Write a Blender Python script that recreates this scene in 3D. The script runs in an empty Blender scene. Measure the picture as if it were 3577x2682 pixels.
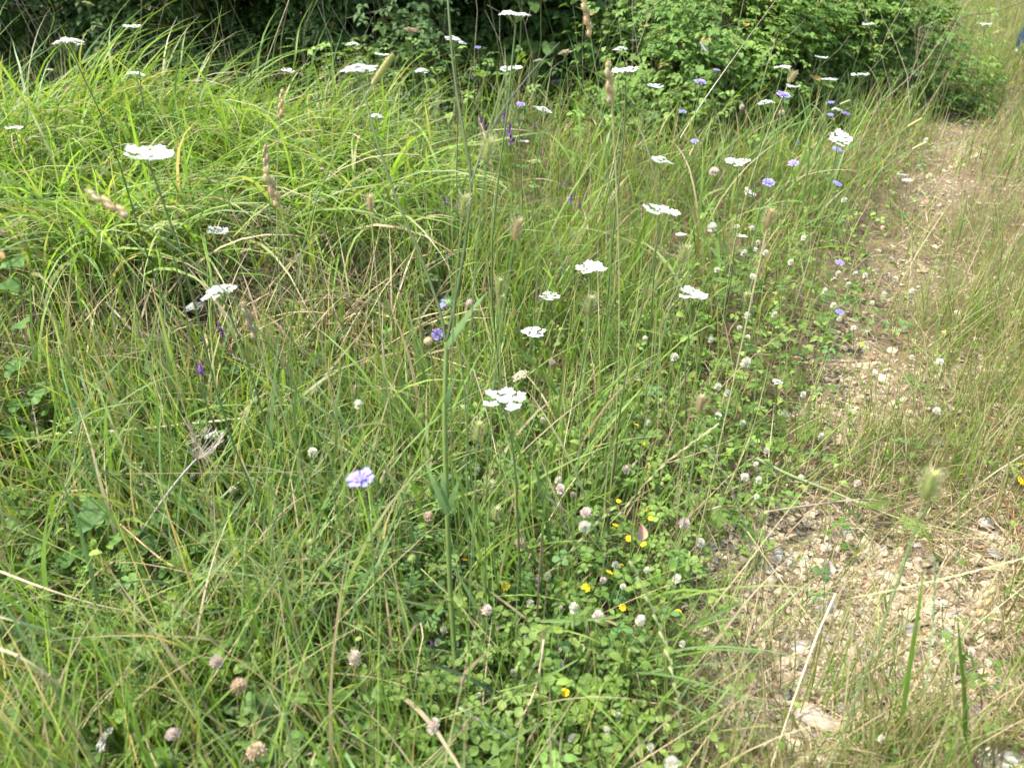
import bpy, math, random
import numpy as np
from mathutils import Vector, Matrix

random.seed(7)
R = np.random.default_rng(11)
C = bpy.context.scene.collection
SC = bpy.context.scene
PI = math.pi

# ------------------------------------------------------------------ camera, sky, sun, exposure
CAM_H, PITCH, LENS = 1.15, math.radians(34.0), 27.0
cd = bpy.data.cameras.new('camera')
cam = bpy.data.objects.new('camera', cd); C.objects.link(cam)
cam.location = (0, 0, CAM_H); cam.rotation_euler = (PI/2 - PITCH, 0, 0)
cd.lens = LENS; cd.sensor_width = 36; cd.clip_start = 0.05; cd.clip_end = 600
cd.dof.use_dof = True; cd.dof.focus_distance = 1.9; cd.dof.aperture_fstop = 4.6
SC.camera = cam

SUN_EL, SUN_AZ = math.radians(60), math.radians(-78)      # azimuth from +Y, clockwise: the sun stands to the left, a little ahead
sun_dir = Vector((math.sin(SUN_AZ)*math.cos(SUN_EL), math.cos(SUN_AZ)*math.cos(SUN_EL), math.sin(SUN_EL)))
w = bpy.data.worlds.new('World'); SC.world = w; w.use_nodes = True
nt = w.node_tree; bg = nt.nodes['Background']
sky = nt.nodes.new('ShaderNodeTexSky'); sky.sky_type = 'NISHITA'; sky.sun_disc = False
sky.sun_elevation = SUN_EL; sky.sun_rotation = SUN_AZ; sky.air_density = 1.6; sky.dust_density = 4.0; sky.ozone_density = 1.0
nt.links.new(sky.outputs[0], bg.inputs[0]); bg.inputs[1].default_value = 0.15
sl = bpy.data.lights.new('sun', 'SUN'); sl.energy = 3.4; sl.angle = math.radians(3.5); sl.color = (1, 0.955, 0.88)
so = bpy.data.objects.new('sun', sl); C.objects.link(so); so.location = (-3, 2, 6)
so.rotation_euler = sun_dir.to_track_quat('Z', 'Y').to_euler()
SC.view_settings.view_transform = 'Standard'; SC.view_settings.look = 'None'
SC.view_settings.exposure = 1.55; SC.view_settings.gamma = 1.0; SC.view_settings.use_curve_mapping = False
SC.render.engine = 'CYCLES'
SC.cycles.max_bounces = 6; SC.cycles.diffuse_bounces = 4; SC.cycles.transmission_bounces = 3; SC.cycles.glossy_bounces = 2
SC.cycles.use_denoising = True
SC.cycles.sample_clamp_indirect = 6.0

# ------------------------------------------------------------------ picture <-> place (the photograph's pixels, 3577 x 2682)
FPX = 3577*LENS/36.0
cP, sP = math.cos(PITCH), math.sin(PITCH)
def ray(fx, fy):
    u = (fx-1788.5)/FPX; v = (1341.0-fy)/FPX
    return Vector((u, cP+v*sP, -sP+v*cP))
def at_height(fx, fy, h):
    r = ray(fx, fy); t = (h-CAM_H)/r.z
    return Vector((r.x*t, r.y*t, h)), t
def at_depth(fx, fy, t):
    r = ray(fx, fy); return Vector((r.x*t, r.y*t, CAM_H+r.z*t))
def placed(fx, fy, wpx, real, hmin, hmax):
    """where a thing REAL metres wide that shows WPX wide stands, with its height kept between hmin and hmax; its point, size"""
    r = ray(fx, fy); t = real*FPX/wpx; h = CAM_H + r.z*t
    h = min(max(h, hmin), hmax); t = (h-CAM_H)/r.z
    return Vector((r.x*t, r.y*t, h)), wpx*t/FPX, t
def project(P):
    """numpy: world points -> photo pixel x, y, depth"""
    x = P[:, 0]; y = P[:, 1]; z = P[:, 2]-CAM_H
    dep = y*cP - z*sP; up = y*sP + z*cP
    dep = np.where(np.abs(dep) < 1e-3, 1e-3, dep)
    return 1788.5+x/dep*FPX, 1341-up/dep*FPX, dep

# ------------------------------------------------------------------ noise, terrain and zones
_tab = np.random.default_rng(3).random((8, 64, 64))
def vn(x, y, s, k=0):
    x = np.asarray(x, float)*s+17.3*k+100; y = np.asarray(y, float)*s+9.1*k+100
    xi = np.floor(x).astype(int); yi = np.floor(y).astype(int); fx = x-xi; fy = y-yi
    fx = fx*fx*(3-2*fx); fy = fy*fy*(3-2*fy); T = _tab[k % 8]
    a = T[xi % 64, yi % 64]; b = T[(xi+1) % 64, yi % 64]; c = T[xi % 64, (yi+1) % 64]; d = T[(xi+1) % 64, (yi+1) % 64]
    return (a*(1-fx)+b*fx)*(1-fy)+(c*(1-fx)+d*fx)*fy
def ss(a, b, x):
    t = np.clip((np.asarray(x, float)-a)/(b-a), 0, 1); return t*t*(3-2*t)
def rut_x(y): return 0.568+(np.asarray(y, float)-1.043)*0.575
def rut_w(y): return np.clip(0.27-0.035*np.asarray(y, float), 0.12, 0.27)
def dd(x, y): return np.asarray(x, float)-rut_x(y)
def gz(x, y):
    x = np.asarray(x, float); y = np.asarray(y, float)
    near = np.clip((60-np.hypot(x, y))/50, 0, 1)
    d = dd(x, y)
    return near*(0.05*(vn(x, y, 1.3, 1)-.5)+0.018*(vn(x, y, 6, 2)-.5)-0.035*np.exp(-(d/0.22)**2))
def gzf(x, y): return float(gz(x, y))
BARE = [(*at_height(fx, fy, 0)[0][:2], r, a) for (fx, fy, r, a) in ((2740, 2090, .17, 1.0), (2960, 2040, .19, .85), (3120, 2130, .1, .3), (2620, 2230, .1, .5), (3010, 1230, .16, .55), (3020, 1420, .14, .5), (2880, 1850, .12, .4),
        (3350, 420, .26, .8), (3320, 640, .2, .45), (3180, 960, .2, .4), (3340, 520, .2, .5), (3480, 1290, .15, .4), (2900, 2500, .2, .3), (3380, 2560, .2, .25), (3450, 1830, .2, .3))]
def bare(x, y):
    """0..1: how bare and stony the track is"""
    d = dd(x, y); w_ = rut_w(y)
    n = vn(x, y, 4.5, 3)*.6+vn(x, y, 11, 4)*.4
    rut = .42*np.exp(-(np.abs(d)/w_)**2.4)
    for (px_, py_, r_, a_) in BARE:
        rut = rut+a_*np.exp(-((np.asarray(x, float)-px_)**2+(np.asarray(y, float)-py_)**2)/r_**2)
    strip = 0.27*ss(0.1, 0.4, d)
    return np.clip((rut+strip)*(0.35+1.3*n), 0, 1)

# ------------------------------------------------------------------ materials: colour comes from the attribute Col of each mesh
def new_mat(name):
    m = bpy.data.materials.new(name); m.use_nodes = True
    t = m.node_tree; return m, t, t.nodes['Principled BSDF'], t.nodes['Material Output']
def col_input(t, noise_scale, amount, rnd=0.0):
    a = t.nodes.new('ShaderNodeAttribute'); a.attribute_name = 'Col'
    tc = t.nodes.new('ShaderNodeTexCoord')
    n = t.nodes.new('ShaderNodeTexNoise'); n.inputs['Scale'].default_value = noise_scale; n.inputs['Detail'].default_value = 3
    t.links.new(tc.outputs['Object'], n.inputs['Vector'])
    mr = t.nodes.new('ShaderNodeMapRange'); mr.inputs[3].default_value = 1-amount; mr.inputs[4].default_value = 1+amount
    t.links.new(n.outputs['Fac'], mr.inputs[0])
    src = mr.outputs[0]
    if rnd:
        oi = t.nodes.new('ShaderNodeObjectInfo')
        m2 = t.nodes.new('ShaderNodeMapRange'); m2.inputs[3].default_value = 1-rnd; m2.inputs[4].default_value = 1+rnd
        t.links.new(oi.outputs['Random'], m2.inputs[0])
        mu = t.nodes.new('ShaderNodeMath'); mu.operation = 'MULTIPLY'
        t.links.new(src, mu.inputs[0]); t.links.new(m2.outputs[0], mu.inputs[1]); src = mu.outputs[0]
    v = t.nodes.new('ShaderNodeVectorMath'); v.operation = 'SCALE'
    t.links.new(a.outputs['Color'], v.inputs[0]); t.links.new(src, v.inputs['Scale'])
    return v.outputs[0]
def leaf_mat(name, trans, rough, spec, nscale, namt, tint=(1.25, 1.3, .55), rnd=.12):
    m, t, p, out = new_mat(name)
    col = col_input(t, nscale, namt, rnd)
    t.links.new(col, p.inputs['Base Color'])
    p.inputs['Roughness'].default_value = rough; p.inputs['Specular IOR Level'].default_value = spec
    tr = t.nodes.new('ShaderNodeBsdfTranslucent')
    mu = t.nodes.new('ShaderNodeVectorMath'); mu.operation = 'MULTIPLY'; mu.inputs[1].default_value = tint
    t.links.new(col, mu.inputs[0]); t.links.new(mu.outputs[0], tr.inputs['Color'])
    mx = t.nodes.new('ShaderNodeMixShader'); mx.inputs[0].default_value = trans
    t.links.new(p.outputs[0], mx.inputs[1]); t.links.new(tr.outputs[0], mx.inputs[2]); t.links.new(mx.outputs[0], out.inputs['Surface'])
    return m
def solid_mat(name, rough, spec, nscale, namt, bump=0, rnd=.1):
    m, t, p, out = new_mat(name)
    t.links.new(col_input(t, nscale, namt, rnd), p.inputs['Base Color'])
    p.inputs['Roughness'].default_value = rough; p.inputs['Specular IOR Level'].default_value = spec
    if bump:
        tc = t.nodes.new('ShaderNodeTexCoord')
        n = t.nodes.new('ShaderNodeTexNoise'); n.inputs['Scale'].default_value = nscale*2; n.inputs['Detail'].default_value = 5
        t.links.new(tc.outputs['Object'], n.inputs['Vector'])
        b = t.nodes.new('ShaderNodeBump'); b.inputs['Strength'].default_value = bump; b.inputs['Distance'].default_value = .004
        t.links.new(n.outputs['Fac'], b.inputs['Height']); t.links.new(b.outputs[0], p.inputs['Normal'])
    return m
M_BLADE = leaf_mat('grass_blade', .40, .5, .28, 18, .25)
M_LEAF = leaf_mat('green_leaf', .34, .55, .22, 60, .3)
M_PETAL = leaf_mat('petal', .30, .6, .2, 90, .05, (1, 1, 1), .03)
M_STEM = solid_mat('green_stem', .6, .2, 120, .25)
M_DRY = solid_mat('dry_straw', .6, .3, 60, .25)
M_SEED = leaf_mat('seed_husk', .25, .6, .2, 80, .15, (1.1, 1.05, .8))
M_STONE = solid_mat('limestone', .85, .2, 70, .28, .5, .16)
M_SKIN = solid_mat('skin', .55, .3, 20, .05)
M_CLOTH = solid_mat('cloth', .9, .1, 140, .3, .4)
M_SHELL = solid_mat('beetle_shell', .25, .6, 60, .1)

# ------------------------------------------------------------------ mesh helpers
def npmesh(name, V, F4, F3, col, mat, smooth=True):
    V = np.asarray(V, np.float32); nv = len(V)
    F4 = np.asarray(F4, np.int32).reshape(-1, 4); F3 = np.asarray(F3, np.int32).reshape(-1, 3)
    me = bpy.data.meshes.new(name)
    me.vertices.add(nv); me.vertices.foreach_set('co', V.ravel())
    nl = F4.size+F3.size
    me.loops.add(nl); me.loops.foreach_set('vertex_index', np.concatenate([F4.ravel(), F3.ravel()]).astype(np.int32))
    npoly = len(F4)+len(F3); me.polygons.add(npoly)
    st = np.concatenate([np.arange(len(F4))*4, len(F4)*4+np.arange(len(F3))*3]).astype(np.int32)
    me.polygons.foreach_set('loop_start', st)
    me.polygons.foreach_set('use_smooth', np.full(npoly, smooth, bool))
    me.update(calc_edges=True)
    a = me.attributes.new('Col', 'FLOAT_COLOR', 'POINT')
    c4 = np.ones((nv, 4), np.float32); c4[:, :3] = col
    a.data.foreach_set('color', c4.ravel())
    me.materials.append(mat)
    return me
def link(name, me, parent=None, loc=None, rot=None, scale=None):
    o = bpy.data.objects.new(name, me); C.objects.link(o)
    if parent is not None: o.parent = parent
    if loc is not None: o.location = loc
    if rot is not None: o.rotation_euler = rot
    if scale is not None: o.scale = (scale,)*3 if isinstance(scale, (int, float)) else scale
    return o
def tag(o, label=None, cat=None, group=None, kind=None):
    for k, v in (('label', label), ('category', cat), ('group', group), ('kind', kind)):
        if v: o[k] = v
    return o
def empty(name, loc):
    o = bpy.data.objects.new(name, None); C.objects.link(o); o.location = loc; o.empty_display_size = .05
    return o

class MB:
    """collects pieces with vertex colours into one mesh"""
    def __init__(s): s.v = []; s.q = []; s.t = []; s.c = []
    def add(s, vs, faces, col):
        b = len(s.v); s.v += [tuple(p) for p in vs]
        if isinstance(col, list): s.c += col
        else: s.c += [col]*len(vs)
        for f in faces:
            if len(f) == 4: s.q.append([b+i for i in f])
            else: s.t.append([b+i for i in f])
    def tube(s, pts, rad, n, col, col2=None):
        pts = [Vector(p) for p in pts]; m = len(pts); vs = []; cs = []
        for i, p in enumerate(pts):
            d = (pts[min(i+1, m-1)]-pts[max(i-1, 0)]).normalized()
            a = d.cross(Vector((.31, .87, .38))); a = a.normalized() if a.length > 1e-4 else Vector((1, 0, 0)); b = d.cross(a)
            r = rad(i/(m-1)) if callable(rad) else rad
            for k in range(n):
                an = 2*PI*k/n; vs.append(p+(a*math.cos(an)+b*math.sin(an))*r)
                cs.append(tuple(col[j]+(col2[j]-col[j])*i/(m-1) for j in range(3)) if col2 else col)
        fs = []
        for i in range(m-1):
            for k in range(n):
                fs.append((i*n+k, i*n+(k+1) % n, (i+1)*n+(k+1) % n, (i+1)*n+k))
        s.add(vs, fs, cs)
    def leaf(s, base, along, up, L, W, col, prof=((0, .12), (.3, .9), (.62, .85), (1, 0)), cup=.15, droop=.15, tipcol=None, fold=.0):
        """a leaf or petal: a strip with a midrib, PROF gives half width along the length"""
        base = Vector(base); along = Vector(along).normalized(); up = Vector(up)
        side = along.cross(up)
        side = side.normalized() if side.length > 1e-5 else along.cross(Vector((.3, .5, .8))).normalized()
        up = side.cross(along).normalized()
        vs = []; fs = []; cs = []; k = 0; prev = None
        for (t, h) in prof:
            c = base+along*(L*t)+up*(L*(cup*math.sin(PI*t)*.5-droop*t*t))
            cc = tuple(col[j]+((tipcol or col)[j]-col[j])*t for j in range(3))
            if h <= 0:
                vs.append(c); cs.append(cc); cur = (len(vs)-1,)
            else:
                e = up*(fold*W*h)
                vs += [c-side*(W*h*.5)+e, c, c+side*(W*h*.5)+e]; cs += [cc]*3; n_ = len(vs); cur = (n_-3, n_-2, n_-1)
            if prev is not None:
                if len(prev) == 3 and len(cur) == 3: fs += [(prev[0], prev[1], cur[1], cur[0]), (prev[1], prev[2], cur[2], cur[1])]
                elif len(cur) == 1 and len(prev) == 3: fs += [(prev[0], prev[1], cur[0]), (prev[1], prev[2], cur[0])]
                elif len(prev) == 1 and len(cur) == 3: fs += [(prev[0], cur[1], cur[0]), (prev[0], cur[2], cur[1])]
            prev = cur
        s.add(vs, fs, cs)
    def blob(s, c, r, col, n=6, m=4, axis=None, jit=0.0):
        c = Vector(c); r = Vector(r) if not isinstance(r, (int, float)) else Vector((r, r, r))
        rot = Vector(axis).to_track_quat('Z', 'Y').to_matrix() if axis is not None else Matrix.Identity(3)
        vs = [c+rot@Vector((0, 0, -r.z))]
        for i in range(1, m):
            th = PI*i/m
            for k in range(n):
                an = 2*PI*k/n+i*.4; j = 1+random.uniform(-jit, jit)
                vs.append(c+rot@Vector((r.x*math.sin(th)*math.cos(an)*j, r.y*math.sin(th)*math.sin(an)*j, -r.z*math.cos(th)*j)))
        vs.append(c+rot@Vector((0, 0, r.z))); fs = []
        for k in range(n): fs.append((0, 1+(k+1) % n, 1+k))
        for i in range(m-2):
            for k in range(n):
                a = 1+i*n+k; b = 1+i*n+(k+1) % n; fs.append((a, b, b+n, a+n))
        L_ = len(vs)-1
        for k in range(n): fs.append((L_, 1+(m-2)*n+k, 1+(m-2)*n+(k+1) % n))
        s.add(vs, fs, col)
    def mesh(s, name, mat, smooth=True):
        return npmesh(name, np.array(s.v), s.q, s.t, np.array(s.c), mat, smooth)
    def build(s, name, mat, parent=None, smooth=True, **kw):
        return link(name, s.mesh(name, mat, smooth), parent, **kw)
    def arrays(s):
        return np.array(s.v, float), np.array(s.q, int).reshape(-1, 4), np.array(s.t, int).reshape(-1, 3), np.array(s.c, float)
def scatter(tmpls, pick, pos, rot, scale, tint):
    """joins many copies of templates: returns V, F4, F3, col"""
    Vs, Q, T, Cc = [], [], [], []; base = 0
    for k, (v, q, t, c) in enumerate(tmpls):
        idx = np.where(pick == k)[0]
        if not len(idx): continue
        P = np.einsum('nij,kj->nki', rot[idx], v)*scale[idx][:, None, None]+pos[idx][:, None, :]
        n, m = P.shape[:2]; off = base+np.arange(n)*m
        Vs.append(P.reshape(-1, 3)); Q.append((q[None]+off[:, None, None]).reshape(-1, 4)); T.append((t[None]+off[:, None, None]).reshape(-1, 3))
        Cc.append((c[None]*tint[idx][:, None, :]).reshape(-1, 3)); base += n*m
    return np.concatenate(Vs), np.concatenate(Q), np.concatenate(T), np.concatenate(Cc)
def rots(az, tilt, roll=None, rng=R):
    """rotation matrices: spin about z by AZ after tilting by TILT about x; ROLL spins first"""
    n = len(az); roll = np.zeros(n) if roll is None else roll
    def rz(a):
        m = np.zeros((n, 3, 3)); m[:, 0, 0] = np.cos(a); m[:, 0, 1] = -np.sin(a); m[:, 1, 0] = np.sin(a); m[:, 1, 1] = np.cos(a); m[:, 2, 2] = 1; return m
    def rx(a):
        m = np.zeros((n, 3, 3)); m[:, 1, 1] = np.cos(a); m[:, 1, 2] = -np.sin(a); m[:, 2, 1] = np.sin(a); m[:, 2, 2] = np.cos(a); m[:, 0, 0] = 1; return m
    return rz(az)@rx(tilt)@rz(roll)
def mixc(a, b, t): return np.asarray(a)[None]*(1-t[:, None])+np.asarray(b)[None]*t[:, None]

# ------------------------------------------------------------------ the keep-clear mask: grass does not grow in front of the blooms
MASK = np.full((192, 256), -1.0)
def keep_clear(fx, fy, rpx, t):
    sx = 256/3577
    x0, x1 = int((fx-rpx)*sx), int((fx+rpx)*sx)+1; y0, y1 = int((fy-rpx*.7)*sx), int((fy+rpx*.7)*sx)+1
    for j in range(max(0, y0), min(192, y1)):
        for i in range(max(0, x0), min(256, x1)): MASK[j, i] = max(MASK[j, i], t)
def hides(P):
    """P: n x k x 3 -> True for items with a point in front of a bloom"""
    if P.shape[1] > 1:
        a = P[:, :-1]; b = P[:, 1:]; P = np.concatenate([a, a*.75+b*.25, (a+b)/2, a*.25+b*.75, P[:, -1:]], 1)
    n, k = P.shape[:2]; x, y, d = project(P.reshape(-1, 3))
    i = np.floor(x*256/3577).astype(int); j = np.floor(y*256/3577).astype(int)
    ok = (i >= 0) & (i < 256) & (j >= 0) & (j < 192) & (d > 0.05)
    m = np.zeros(n*k, bool); m[ok] = d[ok] < MASK[j[ok], i[ok]]-.01
    return m.reshape(n, k).any(1)

# ------------------------------------------------------------------ what blooms where (photo pixel x, y, width; form; tint; slope; tilt towards the viewer; label)
UMBELS = [
 (244,155,110,'lace','white',0,0,'broad white lacy umbel standing above the tussock against the dark hedge'),
 (477,263,62,'lace','white',0,0,'small white lacy umbel half sunk in the top of the grass tussock'),
 (48,450,60,'orlaya','white',0,0,'sparse white umbel among arching blades at the far edge of the tussock'),
 (518,545,165,'orlaya','white',3,8,'very large white umbel with broad outer petals in front of the arching tussock'),
 (575,800,130,'lace','green',-14,-4,'greenish half open umbel leaning up from the tussock front, seen from its side'),
 (760,811,75,'orlaya','white',6,4,'medium white umbel low beside the greenish half open umbel'),
 (461,95,65,'orlaya','white',5,0,'loose white umbel in the shade at the foot of the dark hedge behind the tussock'),
 (247,33,30,'lace','white',0,0,'tiny white umbel deep in hedge shade over the broad lacy umbel'),
 (1004,250,50,'orlaya','white',8,0,'dim white umbel hidden by blades at the crest of the tussock'),
 (309,16,45,'lace','green',20,0,'pale green unopened umbel in front of the dark hedge'),
 (174,247,35,'lace','cream',0,0,'small creamy umbel sunk in the tussock beneath the broad lacy umbel'),
 (415,567,28,'lace','green',0,0,'greenish bud umbel beside the very large white umbel'),
 (1233,160,58,'lace','white',2,0,'white umbel with hanging rim in front of the dark hedge, above the forked plant'),
 (1332,193,55,'orlaya','white',4,0,'white umbel of separate clusters just above the slanting yellow seed head'),
 (1438,111,62,'seed','brown',10,0,'brown and pink umbel going to seed on a bare stem before the hedge'),
 (1589,146,85,'lace','white',14,0,'white drooping umbel crossed by the dark branch of the forked plant'),
 (1475,252,62,'lace','white',4,0,'two tiered white umbel on twin dark stems beside the forked plant'),
 (1800,52,122,'flat','white',4,0,'wide flat white umbel highest against the deep hedge shadow'),
 (1785,244,80,'orlaya','white',0,0,'flat white umbel with comb like petals below the highest flat umbel'),
 (1894,388,80,'lace','white',14,0,'domed white umbel drooping on one side behind the violet vetch'),
 (2167,176,60,'lace','white',-8,0,'domed white umbel before the bramble, above a flat white one'),
 (2215,144,42,'orlaya','white',0,0,'small loose white umbel in bramble leaves over a domed white umbel'),
 (2185,252,100,'orlaya','white',4,0,'flat wide white umbel beside a tan seed stalk before the bramble'),
 (2289,301,60,'orlaya','white',5,10,'sparse white umbel of scattered florets low on the bramble'),
 (2289,214,30,'orlaya','white',10,0,'tiny white umbel among bramble leaves over the sparse scattered umbel'),
 (2365,236,38,'lace','cream',0,0,'small cream umbel among sunlit bramble leaves'),
 (1314,410,62,'lace','white',6,0,'white umbel with a hanging lobe beside the bowed stem of the forked plant'),
 (1974,187,50,'seed','cream',-14,0,'cream green umbel tilted sideways, setting seed, among thin stems'),
 (1884,214,42,'lace','cream',-4,0,'thin cream umbel seen edge on among thin stems'),
 (2310,567,92,'lace','white',12,0,'dense domed white umbel on a dark stem over the middle of the meadow'),
 (2313,743,140,'orlaya','white',10,6,'sprawling wide white umbel sloping down beside a pale shrivelled flower'),
 (2378,822,40,'orlaya','white',0,0,'small white umbel just beneath the sprawling wide umbel'),
 (1827,496,38,'orlaya','white',0,0,'small flat white umbel under the violet vetch spikes'),
 (1871,567,55,'lace','green',0,0,'dim greenish white umbel lying among broad blades under the vetch'),
 (1868,654,45,'orlaya','green',0,0,'small greenish umbel low in the grass below the dim greenish one'),
 (1562,377,28,'orlaya','white',-8,0,'tiny white umbel close to the dark upper stem of the forked plant'),
 (3031,87,45,'orlaya','white',2,0,'white umbel over the far end of the bramble bank'),
 (3443,87,42,'orlaya','white',-6,0,'white umbel standing on the far track verge near the person'),
 (3489,114,40,'lace','green',-6,0,'pale green umbel beside the white one near the person'),
 (2868,203,46,'orlaya','white',2,0,'neat white umbel with a brown bud over it before the bramble'),
 (2732,238,64,'orlaya','white',0,0,'larger of two touching flat white umbels before the bramble'),
 (2776,230,34,'orlaya','white',0,0,'smaller of two touching flat white umbels before the bramble'),
 (3006,262,60,'orlaya','white',3,0,'white umbel with notched edge closest to the stony track'.replace('closest','next')),
 (2896,279,66,'flat','white',1,0,'flat white umbel with a straight rim on tall green stems before the bramble'),
 (2770,304,52,'orlaya','white',0,0,'white umbel directly over the large lilac scabious at the bramble foot'),
 (2677,362,62,'lace','white',-4,0,'domed lacy white umbel below the large lilac scabious at the bramble foot'),
 (2922,386,44,'lace','white',2,0,'small flat white umbel between two lilac scabious'),
 (2934,488,80,'orlaya','white',4,34,'open white umbel facing the viewer with starry petals over a lilac scabious'),
 (2576,570,82,'orlaya','white',-2,4,'cushion shaped white umbel on a fan of green rays'),
 (2617,675,48,'orlaya','white',28,24,'white umbel tipped steeply over, below a spiky lilac scabious'),
 (3152,612,36,'orlaya','white',8,0,'upper of two tiny white umbels beside the dry track'),
 (3168,632,38,'orlaya','white',4,0,'lower of two tiny white umbels beside the dry track'),
 (2591,827,42,'orlaya','white',6,0,'small white umbel low among clover heads under the tipped umbel'),
 (770,1026,135,'lace','white',-10,6,'large domed white umbel rising over a smaller one in front of the dead thatch'),
 (682,1074,80,'lace','white',-14,6,'smaller tilted white umbel tucked under the large domed one by the thatch'),
 (746,1519,76,'flat','white',-14,0,'white umbel seen edge on low in grass by the thick pale straw'),
 (2061,941,110,'orlaya','white',1,0,'wide shallow white umbel with thin outer petals at the top of a pale rye spike'),
 (1920,1039,80,'orlaya','white',3,0,'white umbel of flat star clusters in the upright mid meadow grass'),
 (1863,1164,86,'orlaya','white',0,10,'daisy like white umbel crossed by a green stem in mid meadow'),
 (1817,1313,68,'lace','cream',-26,10,'aged cream umbel tipped sideways above the umbel with the beetle'),
 (1760,1400,152,'orlaya','white',4,10,'big white umbel with broad petals carrying a small black beetle'),
 (2420,1034,100,'orlaya','white',8,8,'broken white umbel half hidden in grass above the clover bed'),
 (2714,1335,46,'lace','white',4,0,'small white umbel at the stony edge among clover leaves'),
 (370,2585,115,'lace','white',-48,10,'blurred white umbel standing on edge low in the dense corner grass'),
 (1521,977,40,'lace','cream',0,0,'small cream umbel behind the fork of the big branching stem'),
]
UMBELS[42] = (3006,262,60,'orlaya','white',3,0,'white umbel with notched edge on the track side of the bramble')
SCABIOUS = [
 (2445,287,48,'violet blue scabious on a pale stem beside the long bleached stalk'),
 (2504,245,30,'small lilac scabious above the violet blue one, by the long bleached stalk'),
 (2384,390,30,'lilac scabious half hidden where the long bleached stalk meets the grass'),
 (2427,493,32,'lilac scabious low beside the foot of the long bleached stalk'),
 (2736,332,54,'large lilac scabious at the bramble foot beneath a white umbel'),
 (2900,358,32,'lilac scabious on a dark stem over a small flat white umbel'),
 (2901,401,28,'one lilac scabious of the pair flanking a small flat white umbel, tucked lower'),
 (2955,396,30,'bluish scabious touching the small flat white umbel on its track side'),
 (2790,497,22,'tiny purple scabious leaning sideways in grass'),
 (2924,521,40,'lilac scabious just beneath the open starry white umbel'),
 (2771,570,42,'pale lilac scabious standing alone over thin grass below the tiny purple one'),
 (2685,638,46,'spiky lilac scabious above the steeply tipped white umbel'),
 (2925,642,40,'lilac scabious with a drooping edge in open grass beside the track'),
 (3194,261,22,'single small mauve scabious on the near side of the stony track'),
 (3064,209,18,'tiny pale blue scabious before dark bramble leaves'),
 (3222,111,18,'tiny pinkish flower beside the thin bramble cane over the track'),
 (1818,364,36,'lilac scabious over the violet vetch spikes'),
 (1669,166,24,'small pale lilac flower beside the dark branch before the hedge'),
 (1941,283,22,'tiny lilac scabious deep among stems behind the domed white umbel'),
 (2933,917,36,'flat lilac scabious over white clover at the edge of the track'),
 (2933,1089,36,'spiky lilac scabious perched on a white clover head'),
 (1260,1672,100,'big pale lilac scabious with long strap petals, out of focus in low leaves'),
 (1527,1168,44,'fuzzy violet scabious beside the main stem of the forked plant'),
 (1559,1045,36,'bluish ragged scabious behind the green spiny head on the forked stem'),
]
VETCH = [(1648,266,38),(1765,405,55),(1781,462,76),(1681,414,34),(1692,437,34),(1657,450,26),(1866,434,34),(1551,702,46),(1998,690,42),(2023,714,40),
         (1895,529,26),(1977,635,28),(1955,648,22),(765,1150,56),(702,1278,64),(1255,939,26),(1258,993,26),(1507,2242,28)]
YELLOW = [(1624,1955,28),(1768,2045,36),(2129,1999,30),(2047,2053,32),(2175,2121,28),(2367,2138,28),(1974,2417,32),(2196,1880,24),(2248,1901,24),(2275,1808,26),
          (2258,1783,22),(2150,1834,24),(2223,1484,22),(2248,1549,18),(2161,1750,20),(2541,1590,24),(2575,1020,18),(3565,1679,34),(3566,1620,18),(3362,1655,14),(2058,2383,12),(2172,1972,14),(2549,64,22),(3533,293,14)]
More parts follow.
